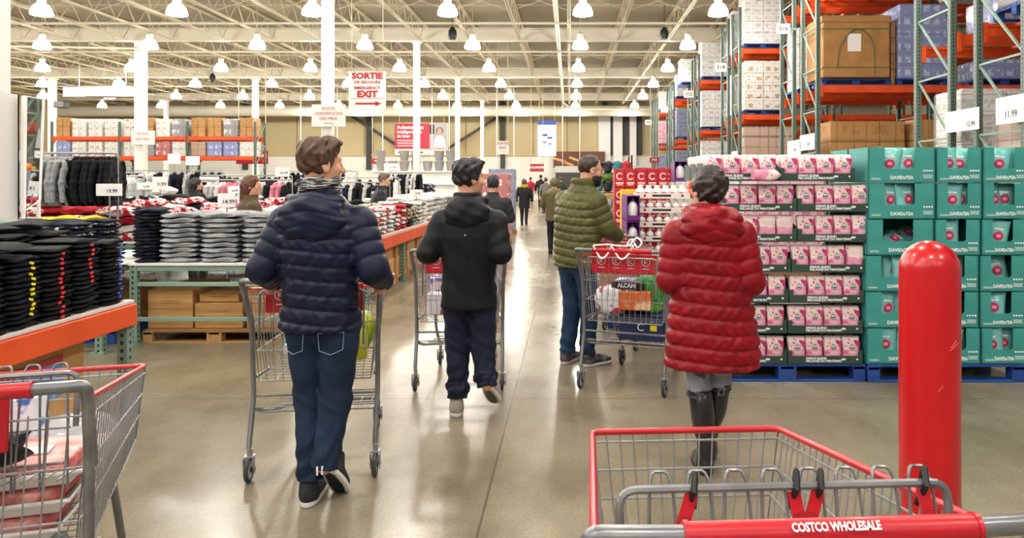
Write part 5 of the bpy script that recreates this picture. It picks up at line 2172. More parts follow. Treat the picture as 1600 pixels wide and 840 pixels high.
# middle leg
gy = (.35, .30, .047)
for i, x in enumerate((-3.72, -3.33, -2.93)):
    for j, y in enumerate((7.15, 7.5, 7.9)):
        if j == 2 and i == 2:
            continue
        stack(x, y, .77, (10, 10, 9)[j], gy, (mc_grey,), '%s pile, %s row of green table' % (('left', 'middle', 'right')[i], ('front', 'second', 'back')[j]), 0, 'heather grey sweatshirts', seed=i + 5 * j)
stack(-4.02, 7.12, .77, 15, (.2, .27, .034), (mc_navy, mc_black), 'dark pile at green table end', 0, 'navy sweatshirts beside the grey ones', seed=3)
stack(-4.30, 7.12 + .5, .0 + .77, 14, (.28, .27, .036), (mc_navy, mc_black), 'dark pile just left of green table', 0, 'navy sweatshirts beside the grey ones', seed=4)
table(-5.6, -4.17, 6.6, 8.3, .77, 'second green display table further left with navy sweatshirts', ())
for i, x in enumerate((-4.65, -5.0, -5.35)):
    for j, y in enumerate((6.85, 7.3)):
        stack(x, y, .77, 11, (.31, .29, .036), (mc_navy,) if i else (mc_navy, mc_bw), '%s pile, %s row of navy table' % (('right', 'middle', 'left')[i], ('front', 'back')[j]), 0, 'navy sweatshirts on the second table', seed=i + 7)
# cartons below table 2
for i, (a, b_, c0, d, z0, z1, lb) in enumerate(((-4.05, -3.62, 7.1, 7.9, .13, .5, 'tall carton under the green table, leftmost'), (-3.6, -3.14, 7.1, 7.8, .13, .37, 'lower carton under the green table, middle'),
                                              (-3.1, -2.72, 7.1, 7.8, .13, .36, 'lower carton under the green table, right'), (-3.1, -2.74, 7.12, 7.75, .365, .53, 'upper carton under the green table, right'),
                                              (-3.58, -3.2, 7.15, 7.8, .375, .45, 'flat opened carton on the middle one under the green table'))):
    carton(a, b_, c0, d, z0, z1, lb)
tag(link('pallet', pallet_mesh(1.35, .95, .125), None, (-3.38, 7.5, 0), None, m_wood), 'wooden pallet under the green table', 'pallet')
tag(link('pallet', pallet_mesh(1.2, 1.0, .137), None, (-4.9, 7.5, 0), None, m_bluep), 'blue pallet under the navy sweatshirts table', 'pallet')
carton(-5.4, -4.4, 7.1, 7.9, .14, .5, 'carton under the navy sweatshirts table')

# ---- tables 5: field of mixed shirts behind
table(-7.4, -3.75, 9.42, 13.6, .76, 'long display table of mixed red and white shirts on the left', ('right',), .13, group='display tables')
sh = (.42, .36, .105)
rnd = random.Random(5)
n_ = 0
for j in range(8):
    for i in range(8):
        x, y = -7.15 + i * .455, 9.64 + j * .53
        near = [mc_red, mc_rw, mc_rw, mc_white, mc_rw, mc_navy] if x > -6.6 else [mc_red, mc_navy, mc_rw, mc_red]
        if j == 0:
            near = [mc_rw, mc_red, mc_rw, mc_white]
        if x > -4.6 and j < 3:
            near = [mc_rw, mc_white, mc_rw, mc_pinkc]
        if j > 4:
            near = [mc_bw, mc_black, mc_white, mc_navy, mc_bw]
        tp = rnd.choice(near)
        if i == 1 and j == 0:
            tp = mc_yellow
        if i == 2 and j == 0:
            tp = mc_yellow
        stack(x + rnd.uniform(-.03, .03), y, .76, 3 + (j % 2) + (i % 3 == 0), sh, near, '%s row, %s pile of long table' % (ORD[j], ORD[i]), rnd.uniform(-.5, .5),
              'mixed shirts on the long left table', seed=i * 9 + j, name='folded_shirt', top=tp)

# ---- table 3: right of the navy jacket, orange beam, cartons below
table(-3.55, -2.52, 9.3, 13.4, .80, 'display table with an orange beam and cartons below beyond the navy jacket', ('right', 'front'), .17)
pat = [[mc_rw, mc_white, mc_red, mc_nw], [mc_nw, mc_white, mc_nw, mc_rw], [mc_rw, mc_red, mc_rw, mc_red], [mc_khaki, mc_green, mc_khaki, mc_black], [mc_white, mc_lgrey, mc_white, mc_khaki]]
for j in range(10):
    for i in range(2):
        stack(-2.72 - i * .42, 9.55 + j * .40, .80, 6 - (j % 3 == 1), (.36, .34, .062), pat[min(4, (j + i) // 2)], '%s pile, %s side, orange beam table' % (ORD[j], ('aisle', 'far')[i]), PI / 2,
              'folded pyjamas on the orange beam table', seed=i + 3 * j, name='folded_pyjamas')
for j in range(5):
    y = 9.5 + j * .78
    tag(link('pallet', pallet_mesh(.8, .72, .12), None, (-2.98, y + .36, 0), None, m_wood), 'wooden pallet under the orange beam table, %s from the front' % ordn(j, 5), 'pallet', 'wooden pallets under the orange beam table')
    for q in range(2):
        carton(-3.36 + q * .39, -2.99 + q * .39, y + .03, y + .68, .12, .40, 'lower carton under the orange beam table, pair %s, %s' % (ORD[j], ('far side', 'aisle side')[q]))
        if j % 2 == 0 or q:
            carton(-3.36 + q * .39, -3.0 + q * .39, y + .05, y + .64, .40, .60, 'upper carton under the orange beam table, pair %s, %s' % (ORD[j], ('far side', 'aisle side')[q]))
# ---- table 4: pale piles beyond
table(-4.0, -2.75, 14.3, 20.5, .82, 'distant display table of pale shirts beside the black hooded jacket', ('right',), .15)
for j in range(9):
    for i in range(3):
        stack(-3.0 - i * .42, 14.6 + j * .66, .82, 4, (.38, .5, .095), [mc_white, mc_lgrey, mc_white, mc_white], '%s row, %s column, distant table' % (ORD[j], ORD[i]), 0,
              'pale towels on the distant table', seed=i + j, name='folded_towel')
for j in range(4):
    carton(-3.6, -2.85, 14.5 + j * 1.5, 15.7 + j * 1.5, 0, .62, 'carton on the floor under the distant pale table, %s from the front' % ordn(j, 4))

# ------------------------------------------------------------------ hanging jackets
def hung_fn(P, seed=0.):
    X, Y, Z = P
    w_ = np.interp(Z, [-.74, -.1, -.02], [.05, .042, .02]).astype(f32)
    d_ = np.interp(Z, [-.74, -.12, -.02], [.21, .20, .07]).astype(f32)
    d = (np.sqrt((X / w_) ** 2 + (Y / d_) ** 2) - 1) * w_
    d = smax(smax(d, Z + .02, .02), -.74 - Z, .01)
    for s in (-1, 1):
        d = smin(d, C(P, (0, s * .19, -.10), (.012 * s, s * .235, -.38), .052, .046), .02)
        d = smin(d, C(P, (.012 * s, s * .235, -.38), (.0, s * .225, -.66), .046, .036), .015)
    d = smin(d, C(P, (0, -.05, -.03), (0, .05, -.03), .035), .03)
    return d - .007 * np.sin(X * 60 + Y * 22 + Z * 9 + seed) * np.sin(Z * 16 + Y * 14 + seed) - .003 * np.sin(Z * 60 + seed * 3)


def hung_mesh(seed):
    V, Fq = surface_nets(lambda P: hung_fn(P, seed), (-.11, -.32, -.8), (.11, .32, .06), .014)
    return np_mesh('hung_garment', [(V, Fq, 0)], [])


hung = [hung_mesh(s_) for s_ in (0., 2., 4.)]
hgm = MB()
hgm.tube(round_path([(0, -.2, -.1), (0, 0, -.01), (0, .2, -.1)], .03), .006, 5)
hgm.tube([(0, 0, -.01), (0, 0, .03), (0, .02, .06), (0, .035, .045)], .003, 5)
hgm = hgm.mesh('hanger')


def rail_rack(x0, x1, y, zr, n, mats_, label, where, rz=0, gname='jackets on the rail', gscale=1., kind='jacket'):
    L = x1 - x0
    r_ = empty('clothes_rail', ((x0 + x1) / 2, y, 0), rz, label, 'clothes rail', 'clothes rails')
    mb = MB()
    mb.tube(round_path([(-L / 2, 0, .04), (-L / 2, 0, zr), (L / 2, 0, zr), (L / 2, 0, .04)], .05), .014, 8)
    for s in (-1, 1):
        mb.tube([(s * L / 2, -.28, .03), (s * L / 2, .28, .03)], .016, 8)
    mb.build('rail_frame', m_chrome, r_)
    rnd = random.Random(n + int(y * 10))
    M4 = Matrix.Translation(((x0 + x1) / 2, y, 0)) @ Matrix.Rotation(rz, 4, 'Z')
    for i in range(n):
        t = (i + .5) / n
        m = mats_(t, rnd)
        p = M4 @ Vector((-L / 2 + L * t, 0, zr - .05))
        e = link('hanging_' + kind, hung[i % 3], None, p, (0, rnd.uniform(-.05, .05), rz + rnd.uniform(-.25, .25)), m)
        e.scale = (gscale * 1.0, 1, gscale)
        tag(e, '%s %s on %s, %s from the left' % (CN.get(m, 'dark'), kind, where, ORD[i] if i < 30 else 'far'), 'clothes', gname)
        link('hanger', hgm, e, (0, 0, 0), None, m_black)
    return r_


rail_rack(-6.62, -5.5, 9.0, 1.88, 18, lambda t, r: mc_grey if t < .58 else mc_black, 'clothes rail of grey and black jackets at the left', 'the rail at the left', gname='grey and black jackets on the left rail', gscale=.8)
# colourful hem pieces under the rail come from a bin of orange and blue garments
for i, (x, m) in enumerate(((-6.3, mc_yellow), (-6.0, mc_blue), (-5.9, mc_red))):
    pass

# further rails with black and white garments
RR = [(-9.6, -7.6, 13.2, 1.62), (-7.2, -5.4, 14.4, 1.55), (-5.0, -3.6, 14.8, 1.5), (-11.5, -9.2, 16.0, 1.7), (-8.8, -6.6, 17.6, 1.65), (-6.0, -4.2, 18.2, 1.6),
      (-5.3, -4.3, 21.5, 1.75), (-8.5, -6.2, 21.6, 1.8), (-12.5, -9.6, 20.5, 1.8)]
for q, (a, b_, y, z) in enumerate(RR):
    def ms_(t, r, q=q):
        return r.choice([mc_black, mc_black, mc_bw, mc_white, mc_navy, mc_lgrey] if q % 2 == 0 else [mc_white, mc_white, mc_lgrey, mc_bw, mc_pinkc, mc_black])
    rail_rack(a, b_, y, z, 14, ms_, '%s clothes rail of black and white garments behind the shirt tables' % ORD[q], 'the %s rail behind the tables' % ORD[q],
              gname='garments on the rails behind the tables', kind='garment')
# white tables of folded pale goods in the middle distance
q = 0
for (x0, x1, y0, y1) in ((-10.8, -8.0, 14.0, 15.4), (-15.5, -12.0, 15.0, 17.2), (-19, -14.2, 19.5, 21.5), (-13, -9.5, 23, 25), (-9.2, -6.4, 24, 26), (-6.2, -4.2, 24, 26.2)):
    q += 1
    table(x0, x1, y0, y1, .8, '%s far display table of pale folded goods on the left' % ORD[q], ())
    nx = int((x1 - x0) / .55)
    for i in range(nx):
        for j in range(2):
            rr_ = random.Random(q * 100 + i)
            stack(x0 + .3 + i * .55, y0 + .35 + j * .7, .8, 4, (.46, .5, .15), [rr_.choice([mc_white, mc_lgrey, mc_white, mc_bw])], '%s pile, %s row, %s far table' % (ORD[i], ('front', 'back')[j], ORD[q]), 0,
                  'pale folded goods on the far tables', seed=q + i, name='folded_blanket')

# ------------------------------------------------------------------ rack with cartons at the far left
build_rack(30.0, 3, 'orange and green rack of cartons and white cases at the far left', (2.42, 3.22), 3.9, False, x0=-21.0, group='far racks on the left')
kk = ['carton', 'white', 'white', 'white', 'roll', 'carton', 'white', 'grey', 'carton', 'carton', 'grey', 'carton']
wz = -20.9
for i, k_ in enumerate(kk):
    w_ = .62
    wz = -21.0 + (i // 4) * BAY + .08 + (i % 4) * .655
    load(wz, wz + w_, 30.05, 30.85, 3.29, 3.29 + (.72 if k_ != 'carton' else .78), k_, 'on far left rack, top shelf, %s from left' % ORD[i], pal=False, wrap=k_ != 'carton', group='loads on the far left rack')
kk = ['blue', 'white', 'roll', 'white', 'white', 'grey', 'red', 'white', 'carton', 'blue', 'blue', 'white']
wz = -20.9
for i, k_ in enumerate(kk):
    w_ = .62
    wz = -21.0 + (i // 4) * BAY + .08 + (i % 4) * .655
    load(wz, wz + w_, 30.05, 30.85, 2.49, 2.49 + .6, k_, 'on far left rack, lower shelf, %s from left' % ORD[i], pal=False, group='loads on the far left rack')
# ------------------------------------------------------------------ mirror and wrap round the near left column
r_ = empty('fitting_mirror', (-6.05, 7.98, 0), 0, 'tall framed mirror leaning beside the white column at the left edge', 'mirror')
mp = [W(36, 330, 7.6), W(60, 312, 7.9), W(66, 155, 7.9), W(38, 150, 7.6)]
o0 = Vector(r_.location)
pv = [p - o0 for p in mp]
cen = sum(pv, Vector()) / 4
nrm = (pv[1] - pv[0]).cross(pv[3] - pv[0]).normalized()
mb = MB()
mb.add([p + nrm * .01 for p in pv] + [p - nrm * .03 for p in pv], [(0, 1, 2, 3), (7, 6, 5, 4), (0, 4, 5, 1), (1, 5, 6, 2), (2, 6, 7, 3), (3, 7, 4, 0)])
mb.build('mirror_glass', mat('mirror_silver', '#e8ecee', .03, metal=1.), r_)
fr = MB().tube(pv, .025, 4, closed=True)
fr.tube([pv[0], Vector((pv[0].x, pv[0].y, 0 - 0))], .02, 6).tube([pv[1], Vector((pv[1].x, pv[1].y, 0))], .02, 6)
fr.build('frame', m_white, r_)
r_ = empty('column_guard', (-5.85, 7.45, 0), 0, 'grey panel wrap with a diamond plate base round the near left column', 'column guard')
gd = MB()
for s in (-1, 1):
    gd.box((s * .165, 0, 1.78), (.02, .35, 1.3))
    gd.box((0, s * .165, 1.78), (.35, .02, 1.3))
gd.build('panel', mat('pale_grey_panel', '#d8d6d2', .5), r_)
mdp = mat('diamond_plate', '#b9b9b6', .3, metal=.8)
ntd = mdp.node_tree
vo = ntd.nodes.new('ShaderNodeTexVoronoi')
vo.inputs['Scale'].default_value = 28
bpd = ntd.nodes.new('ShaderNodeBump')
bpd.inputs['Strength'].default_value = 1.
bpd.inputs['Distance'].default_value = .01
tcd = ntd.nodes.new('ShaderNodeTexCoord')
ntd.links.new(tcd.outputs['Object'], vo.inputs['Vector'])
ntd.links.new(vo.outputs['Distance'], bpd.inputs['Height'])
ntd.links.new(bpd.outputs[0], ntd.nodes['Principled BSDF'].inputs['Normal'])
gd = MB()
for s in (-1, 1):
    gd.box((s * .17, 0, .6), (.02, .36, 1.05))
    gd.box((0, s * .17, .6), (.36, .02, 1.05))
gd.build('diamond_plate', mdp, r_)


# ------------------------------------------------------------------ signs
def hang_sign(x0, y0, x1, y1, Y, label, name='hanging_sign', mcol=None, lines=(), to=DECK, thick=.02, group=None, rods=True):
    a, b_ = W(x0, y0, Y), W(x1, y1, Y)
    w_, h_ = b_.x - a.x, a.z - b_.z
    r_ = empty(name, ((a.x + b_.x) / 2, Y, (a.z + b_.z) / 2), 0, label, 'sign', group)
    MB().box((0, 0, 0), (w_, thick, h_), bev=.004).build('panel', mcol or mat('sign_board', '#d9d5ce', .6), r_)
    for (s, size, u, v, m, bo, *rest) in lines:
        text(s, size * h_, (u * w_, -thick / 2 - .004, v * h_), m, r_, bold=bo, sx=rest[0] if rest else 1, align=rest[1] if len(rest) > 1 else 'CENTER')
    if rods:
        rd = MB()
        for s in (-.42, .42):
            rd.tube([(s * w_, 0, h_ / 2), (s * w_, 0, to - r_.location.z)], .006 if Y < 30 else .02, 4)
        rd.build('hanging_wire', m_joist, r_)
    return r_, w_, h_


r_, w_, h_ = hang_sign(545, 112, 603, 172, 16.0, 'large hanging emergency exit sign in red on white with an arrow',
                      lines=(('SORTIE', .215, 0, .385, m_text_red, .055, 1.15), ('DE SECOURS', .10, 0, .225, m_text_red, .03, 1.2), ('EMERGENCY', .10, 0, .075, m_text_red, .03, 1.2),
                             ('EXIT', .225, 0, -.09, m_text_red, .055, 1.15)))
ar = MB()
ar.box((-.04 * w_, -.013, -.33 * h_), (.55 * w_, .004, .05 * h_))
ar.prism([(0, -.07), (.16, 0), (0, .07)], -.015, -.011, lambda u, v, t: (.22 * w_ + u * w_, t, -.33 * h_ + v * h_))
ar.box((0, -.0125, -.2 * h_), (.92 * w_, .003, .008 * h_))
ar.build('arrow', m_text_red, r_)
hang_sign(487, 163, 540, 198, 17.6, 'white sign for the price check station on the column', lines=(('POSTE', .2, 0, .3, m_text_red, 0), ("D'IDENTIFICATION", .2, 0, .08, m_text_red, 0, .72),
          ('DES PRIX', .2, 0, -.14, m_text_red, .0), ('Price check', .09, 0, -.34, m_text_dark, 0)), rods=False)
hang_sign(205, 204, 242, 226, 27.9, 'small white sign on the white column at the left', lines=(('POSTE', .26, 0, .25, m_text_red, 0), ('DES PRIX', .26, 0, -.12, m_text_red, 0)), rods=False)
hang_sign(776, 220, 795, 241, 30, 'small distant hanging exit sign in red on white', lines=(('SORTIE', .26, 0, .3, m_text_red, .02), ('EXIT', .26, 0, -.02, m_text_red, .02), ('______', .2, 0, -.2, m_text_red, 0)))
# membership banner
r_, w_, h_ = hang_sign(617, 192, 700, 242, 50.5, 'wide red and white banner with a photograph of a smiling woman on the back wall', 'banner', rods=True)
MB().box((-.17 * w_, -.02, .09 * h_), (.66 * w_, .02, .80 * h_)).build('red_field', mat('banner_red', '#b5142f', .5), r_)
text('Achetez plus', .16 * h_, (-.46 * w_, -.035, .36 * h_), m_text_white, r_, bold=.02, align='LEFT')
text('intelligemment', .13 * h_, (-.46 * w_, -.035, .22 * h_), m_text_white, r_, bold=.02, align='LEFT')
text('du futur', .13 * h_, (-.46 * w_, -.035, .09 * h_), m_text_white, r_, bold=.02, align='LEFT')
ln = MB()
for i in range(3):
    ln.box((-.3 * w_, -.032, -.05 * h_ - i * .08 * h_), (.32 * w_ - .05 * i, .004, .025 * h_))
ln.build('printed_line', m_text_white, r_)
ph = MB()
ph.box((.32 * w_, -.02, .06 * h_), (.33 * w_, .025, .86 * h_), mi=0)
ph.box((.2 * w_, -.036, .3 * h_), (.09 * w_, .004, .3 * h_), mi=1)
P0 = Vector((.345 * w_, -.038, 0))
disc(ph, P0.x, .25 * h_, .115 * h_, -.040, 16, 1)                                   # hair
disc(ph, P0.x, .235 * h_, .085 * h_, -.043, 16, 2, .11 * h_)                        # face
ph.prism([(-.13, -.37), (.13, -.37), (.11, -.02), (.05, .10), (-.05, .10), (-.11, -.02)], -.046, -.042, lambda u, v, t: (P0.x + u * w_ * .9, t, v * h_), mi=3)
ph.box((P0.x, -.047, -.3 * h_), (.2 * w_, .004, .06 * h_), mi=2)
disc(ph, P0.x, .205 * h_, .03 * h_, -.047, 10, 3, .012 * h_)
ph.build('photograph', [mat('photo_backdrop', '#a9a6a4', .5), mat('photo_dark', '#3a2a26', .5), mat('photo_skin', '#c48f70', .5), mat('photo_blouse', '#dfe3ea', .5)], r_)
MB().box((-.34 * w_, -.012, -.42 * h_), (.2 * w_, .004, .04 * h_)).box((-.08 * w_, -.012, -.42 * h_), (.22 * w_, .004, .04 * h_)).build('printed_line', m_text_dark, r_)
# blue banner with a product carton
r_, w_, h_ = hang_sign(840, 188, 869, 244, 46, 'tall hanging blue and white banner showing two cartons', 'banner', mcol=mat('banner_pale', '#dfe6f0', .5))
bb = MB()
bb.box((0, -.02, .44 * h_), (w_, .02, .12 * h_), mi=0)
for (cx, cz, s_) in ((-.12, -.02, 1.), (.16, -.08, .85)):
    bb.box((cx * w_, -.03, cz * h_), (.3 * w_ * s_, .02, .3 * h_ * s_), mi=2)
    bb.box((cx * w_, -.045, (cz + .11 * s_) * h_), (.3 * w_ * s_, .02, .06 * h_ * s_), mi=0)
    bb.box((cx * w_, -.045, (cz - .09 * s_) * h_), (.2 * w_ * s_, .02, .03 * h_ * s_), mi=1)
bb.build('printed_artwork', [mat('banner_blue', '#2a4a9c', .5), mat('banner_navy', '#2c3454', .5), m_white], r_)
m_dred = mat('dark_red_board', '#9a1228', .5)
for (a, b_, c0, d, Y, s, lb) in ((828, 256, 850, 268, 44, 'BOULANGERIE', 'small dark red sign below the blue banner'), (580, 247, 600, 256, 52, 'FRUITS', 'small dark red sign on the back wall, left of the banner'),
                                 (369, 235, 419, 256, 33, 'ÉTÉ EN STORE', 'wide dark red sign board at the left beyond the clothes'), (1015, 246, 1030, 254, 30, 'SOLDE', 'small red sign above the red boxes, left'),):
    hang_sign(a, b_, c0, d, Y, lb, mcol=m_dred, lines=((s, .42, 0, .05, m_text_white, .02, .8),), rods=True, to=DECK, group='dark red signs')
# department sign boards and price boards on stands among the clothes
sg = [(150, 287, 191, 306, 8.7, '19.99'), (214, 285, 238, 296, 12.2, '12.99'), (238, 276, 262, 296, 13.9, '9.99'), (340, 302, 368, 324, 9.0, '14.99'),
      (356, 291, 374, 302, 12, '16.99'), (312, 276, 342, 290, 14.5, '24.99'), (262, 240, 282, 256, 22, ''), (290, 244, 312, 258, 22, ''), (430, 262, 452, 276, 16, '29.99'),
      (600, 255, 622, 266, 22, '17.99'), (706, 262, 724, 272, 20, '9.99'), (726, 268, 742, 276, 22, '7.99'), (640, 296, 660, 306, 13.9, '13.99')]
WB = ['in front of the hanging grey and black jackets', 'left of the shopper in black', 'behind the shopper in black', 'above the grey sweatshirts, nearest', 'left of the long haired woman',
      'beyond the shopper in black', 'far left below the carton rack, left one', 'far left below the carton rack, right one', 'left of the navy quilted jacket', 'below the wide banner, left',
      'left of the head of the black jacket man', 'just at the head of the black jacket man', 'among the piles beside the suit man']
for i, (a, b_, c0, d, Y, s) in enumerate(sg):
    p0, p1_ = W(a, b_, Y), W(c0, d, Y)
    w_, h_ = p1_.x - p0.x, p0.z - p1_.z
    cz = (p0.z + p1_.z) / 2
    r_ = board(((p0.x + p1_.x) / 2, Y, cz), w_, h_, 0, 'white price board on a stand, %s' % WB[i],
               ((s, h_ * .42, w_ * .12, -.1 * h_, m_text_dark, .01),) if s else (), group='price boards among the clothes')
    MB().tube([(0, .01, -h_ / 2), (0, .01, -cz + .0)], .008, 5).box((0, .01, -cz + .01), (.25, .2, .02)).build('stand', m_chrome, r_)
# ------------------------------------------------------------------ displays between the olive jacket and the red coat
def ipill(w_, d_, h_, seed=0, pw=.6, name='bag', n=18, nz=10, wob=.012):
    """soft rounded package"""
    rnd = random.Random(seed)
    ph = [rnd.uniform(0, 6) for _ in range(4)]
    P, Fs = [], []
    for k in range(nz + 1):
        v = -PI / 2 + PI * k / nz
        cz = math.copysign(abs(math.sin(v)) ** pw, math.sin(v))
        cr = max(.02, abs(math.cos(v)) ** pw)
        for i in range(n):
            a = 2 * PI * i / n
            c, s_ = math.cos(a), math.sin(a)
            q = wob * math.sin(a * 3 + v * 4 + ph[0]) + wob * .6 * math.sin(a * 7 + ph[1] + v * 9)
            P.append((w_ / 2 * cr * math.copysign(abs(c) ** pw, c) + q * cr, d_ / 2 * cr * math.copysign(abs(s_) ** pw, s_) + q * cr, h_ / 2 * (1 + cz)))
    for k in range(nz):
        for i in range(n):
            Fs.append((k * n + i, k * n + (i + 1) % n, (k + 1) * n + (i + 1) % n, (k + 1) * n + i))
    Fs.append(tuple(range(n))[::-1])
    Fs.append(tuple(range(nz * n, nz * n + n)))
    return MB().add(P, Fs).mesh(name, (), 1.2)


m_purple = mat('purple_carton', '#6a1f7a', .5)
m_purple2 = mat('dark_purple_carton', '#4a1859', .6)
m_ivoryp = mat('ivory_tray', '#efe9da', .55)
m_bottle = mat('white_bottle', '#f1efec', .3, coat=.2)
bt = MB()
bt.lathe([(.0, 0), (.036, 0), (.040, .006), (.040, .07), (.036, .086), (.018, .10), (.016, .108)], n=16, cap=False, mi=0)
bt.lathe([(.018, .106), (.018, .128), (.014, .132), (0, .132)], n=14, mi=1)
bottle_me = bt.mesh('bottle', [m_bottle, mat('pale_cap', '#e2dccf', .4)], .7)
lb = MB()
lb.lathe([(.0406, .02), (.0406, .06)], n=16, cap=False)
label_me = lb.mesh('label', mat('bottle_label', '#e9c9cf', .5, col2='#b7475e', scale=50, lo=.55, hi=.6))
tm = MB()
tw, td = .56, .42
tm.box((0, 0, .004), (tw, td, .008), mi=0)
for s in (-1, 1):
    tm.box((0, s * td / 2, .028), (tw, .006, .056), mi=0)
    tm.box((s * tw / 2, 0, .028), (.006, td, .056), mi=0)
tm.box((-.02, -td / 2 - .004, .03), (.2, .002, .022), mi=1)
disc(tm, -.2, .03, .014, -td / 2 - .004, 12, 2)
disc(tm, .2, .03, .014, -td / 2 - .004, 12, 2)
tray2_me = tm.mesh('tray_body', [m_ivoryp, m_text_dark, m_text_red])
pallet(1.0, 8.25, 0, m_bluep, 'blue pallet under the trays of white bottles', 'blue pallets under the displays')
L_ = 9
for k in range(L_):
    z = .14 + k * .152
    lay = ordn(L_ - 1 - k, L_, 'top', 'bottom')
    o = link('bottle_tray', tray2_me, None, (1.0, 8.08, z))
    tag(o, 'ivory tray of white bottles beside the red coat, %s layer' % lay, 'tray', 'trays of white bottles')
    for i in range(6):
        for j in range(1 if k < L_ - 1 else 3):
            b_ = link('bottle', bottle_me, None, (1.0 - .23 + i * .092, 7.92 + j * .13, z + .008))
            tag(b_, 'small white bottle in the %s ivory tray, %s from left%s' % (lay, ORD[i], '' if j == 0 else ', %s rank' % ORD[j]), 'bottle', 'white bottles in the ivory trays')
            link('label', label_me, b_)
    if k == 3 or k == 6:
        pass
# second column of bottle trays to the right, mostly behind the red coat
for k in range(8):
    z = .14 + k * .152
    o = link('bottle_tray', tray2_me, None, (1.575, 8.08, z))
    tag(o, 'ivory tray behind the red coat, %s layer of the right stack' % ordn(7 - k, 8, 'top', 'bottom'), 'tray', 'trays of white bottles')
    for i in range(6):
        b_ = link('bottle', bottle_me, None, (1.575 - .23 + i * .092, 7.92, z + .008))
        tag(b_, 'small white bottle behind the red coat, %s tray, %s from left' % (ordn(7 - k, 8, 'top', 'bottom'), ORD[i]), 'bottle', 'white bottles in the ivory trays')


def purple_case(x, y, z, label, w_=.30, d_=.3, h_=.27, n=1):
    r_ = empty('bottle_case', (x, y, z), 0, label, 'box', 'purple cases')
    mb = MB()
    mb.box((0, 0, .004), (w_, d_, .008), mi=1)
    mb.box((0, d_ / 2, h_ / 2), (w_, .008, h_), mi=1)
    for s in (-1, 1):
        mb.box((s * w_ / 2, 0, h_ / 2), (.008, d_, h_), mi=0)
    mb.box((0, -d_ / 2, h_ * .1), (w_, .008, h_ * .2), mi=0)
    mb.box((0, 0, h_ - .004), (w_, d_, .008), mi=0)
    mb.build('case', [m_purple, m_purple2], r_)
    return r_


tb = MB()
tb.lathe([(0, 0), (.05, 0), (.056, .01), (.056, .13), (.045, .165), (.02, .19), (.02, .2)], n=16, cap=False, mi=0)
tb.lathe([(.024, .19), (.024, .225), (0, .23)], n=12, mi=1)
tall_me = tb.mesh('tall_bottle', [m_bottle, m_purple], .7)
for i in range(4):
    x = 1.36 + i * .155
    purple_case(x, 9.2, 1.53, 'purple open case with one tall white bottle, %s of four on top' % ordn(i, 4), .145, .3, .25)
    b_ = link('tall_bottle', tall_me, None, (x, 9.12, 1.54))
    tag(b_, 'tall white bottle in the %s purple case on top' % ordn(i, 4), 'bottle', 'tall white bottles in purple cases')
load(1.25, 2.1, 8.95, 9.6, 0, 1.53, 'white', 'under the purple cases', palm=m_wood, group='pallet loads on the floor')
for j in range(2):
    for i in range(3):
        purple_case(.665 - j * .0, 7.84 + i * .26, .86 + j * .27 - .0, 'purple case left of the bottle trays, %s tier, %s from the front' % (('lower', 'upper')[j], ORD[i]), .13, .24, .26)
        b_ = link('tall_bottle', tall_me, None, (.665, 7.80 + i * .26, .87 + j * .27))
        tag(b_, 'tall white bottle in a purple case beside the trays, %s tier, %s' % (('lower', 'upper')[j], ORD[i]), 'bottle', 'tall white bottles in purple cases')
load(.60, .73, 7.72, 8.5, .0, .86, 'white', 'under the narrow purple cases', pal=False, wrap=False, group='pallet loads on the floor')

# red cartons with a white C, behind
m_redc = mat('red_carton', '#b3172a', .5)
rb = MB().box((0, 0, .11), (.126, .3, .218), bev=.004).mesh('carton_body', m_redc)
rp = MB()
rp.tube([(.036 * math.cos(a * PI / 9), -.152, .13 + .036 * math.sin(a * PI / 9)) for a in range(2, 17)], .007, 5)
rp.box((0, -.151, .05), (.09, .002, .014)).box((0, -.151, .028), (.07, .002, .008))
rp = rp.mesh('printed_mark', m_text_white)
for k in range(7):
    for i in range(9):
        if k == 6 and i > 6:
            continue
        r_ = link('carton', rb, None, (.60 + i * .13, 9.0 + .6 * (i > 4), .14 + k * .221))
        tag(r_, 'red carton with a white round mark, %s layer, %s from the left' % (ordn(6 - k, 7, 'top', 'bottom'), ORD[i]), 'box', 'red cartons behind the bottles')
        link('printed_mark', rp, r_)
pallet(1.14, 9.3, 0, m_bluep, 'blue pallet under the red cartons', 'blue pallets under the displays')
for k in range(2):
    carton(.60, .82, 8.62, 8.82, .14 + k * .66, .14 + k * .66 + .64, '%s yellow carton in front of the red cartons' % ('lower', 'upper')[k], m=mat('yellow_carton', '#f0c41f', .5), tape=False, group='yellow cartons')
# red topped boxes with white labels
for i in range(6):
    r_ = carton(1.9 + i * -.0 - 1.0 + i * .15, 1.04 + i * .15, 10.2, 10.5, 1.55, 1.72, 'small red and white box on the far shelf, %s from the left' % ORD[i], m=m_redc, tape=False, group='small red and white boxes')
    MB().box((0, -.152, .085), (.06, .004, .12)).build('label', m_paper, r_)
load(.85, 1.95, 10.1, 10.9, 0, 1.55, 'red', 'beyond the bottles', palm=m_wood, group='pallet loads on the floor')
# orange snack bags right of the trays
mo = mat('orange_snack_bag', '#d9582c', .35, col2='#f2e2d2', scale=14, lo=.5, hi=.56)
bagm = ipill(.2, .09, .26, 3, name='snack_bag')
for k in range(3):
    for i in range(2):
        o = link('snack_bag', bagm, None, (1.40 + i * .22, 8.03, 1.36 + k * .1), (-.9, 0, .1 * i), mo)
        tag(o, 'orange and white snack bag beside the red coat, %s, %s one' % (('lowest', 'middle', 'topmost')[k], ('left', 'right')[i]), 'bag', 'orange snack bags')

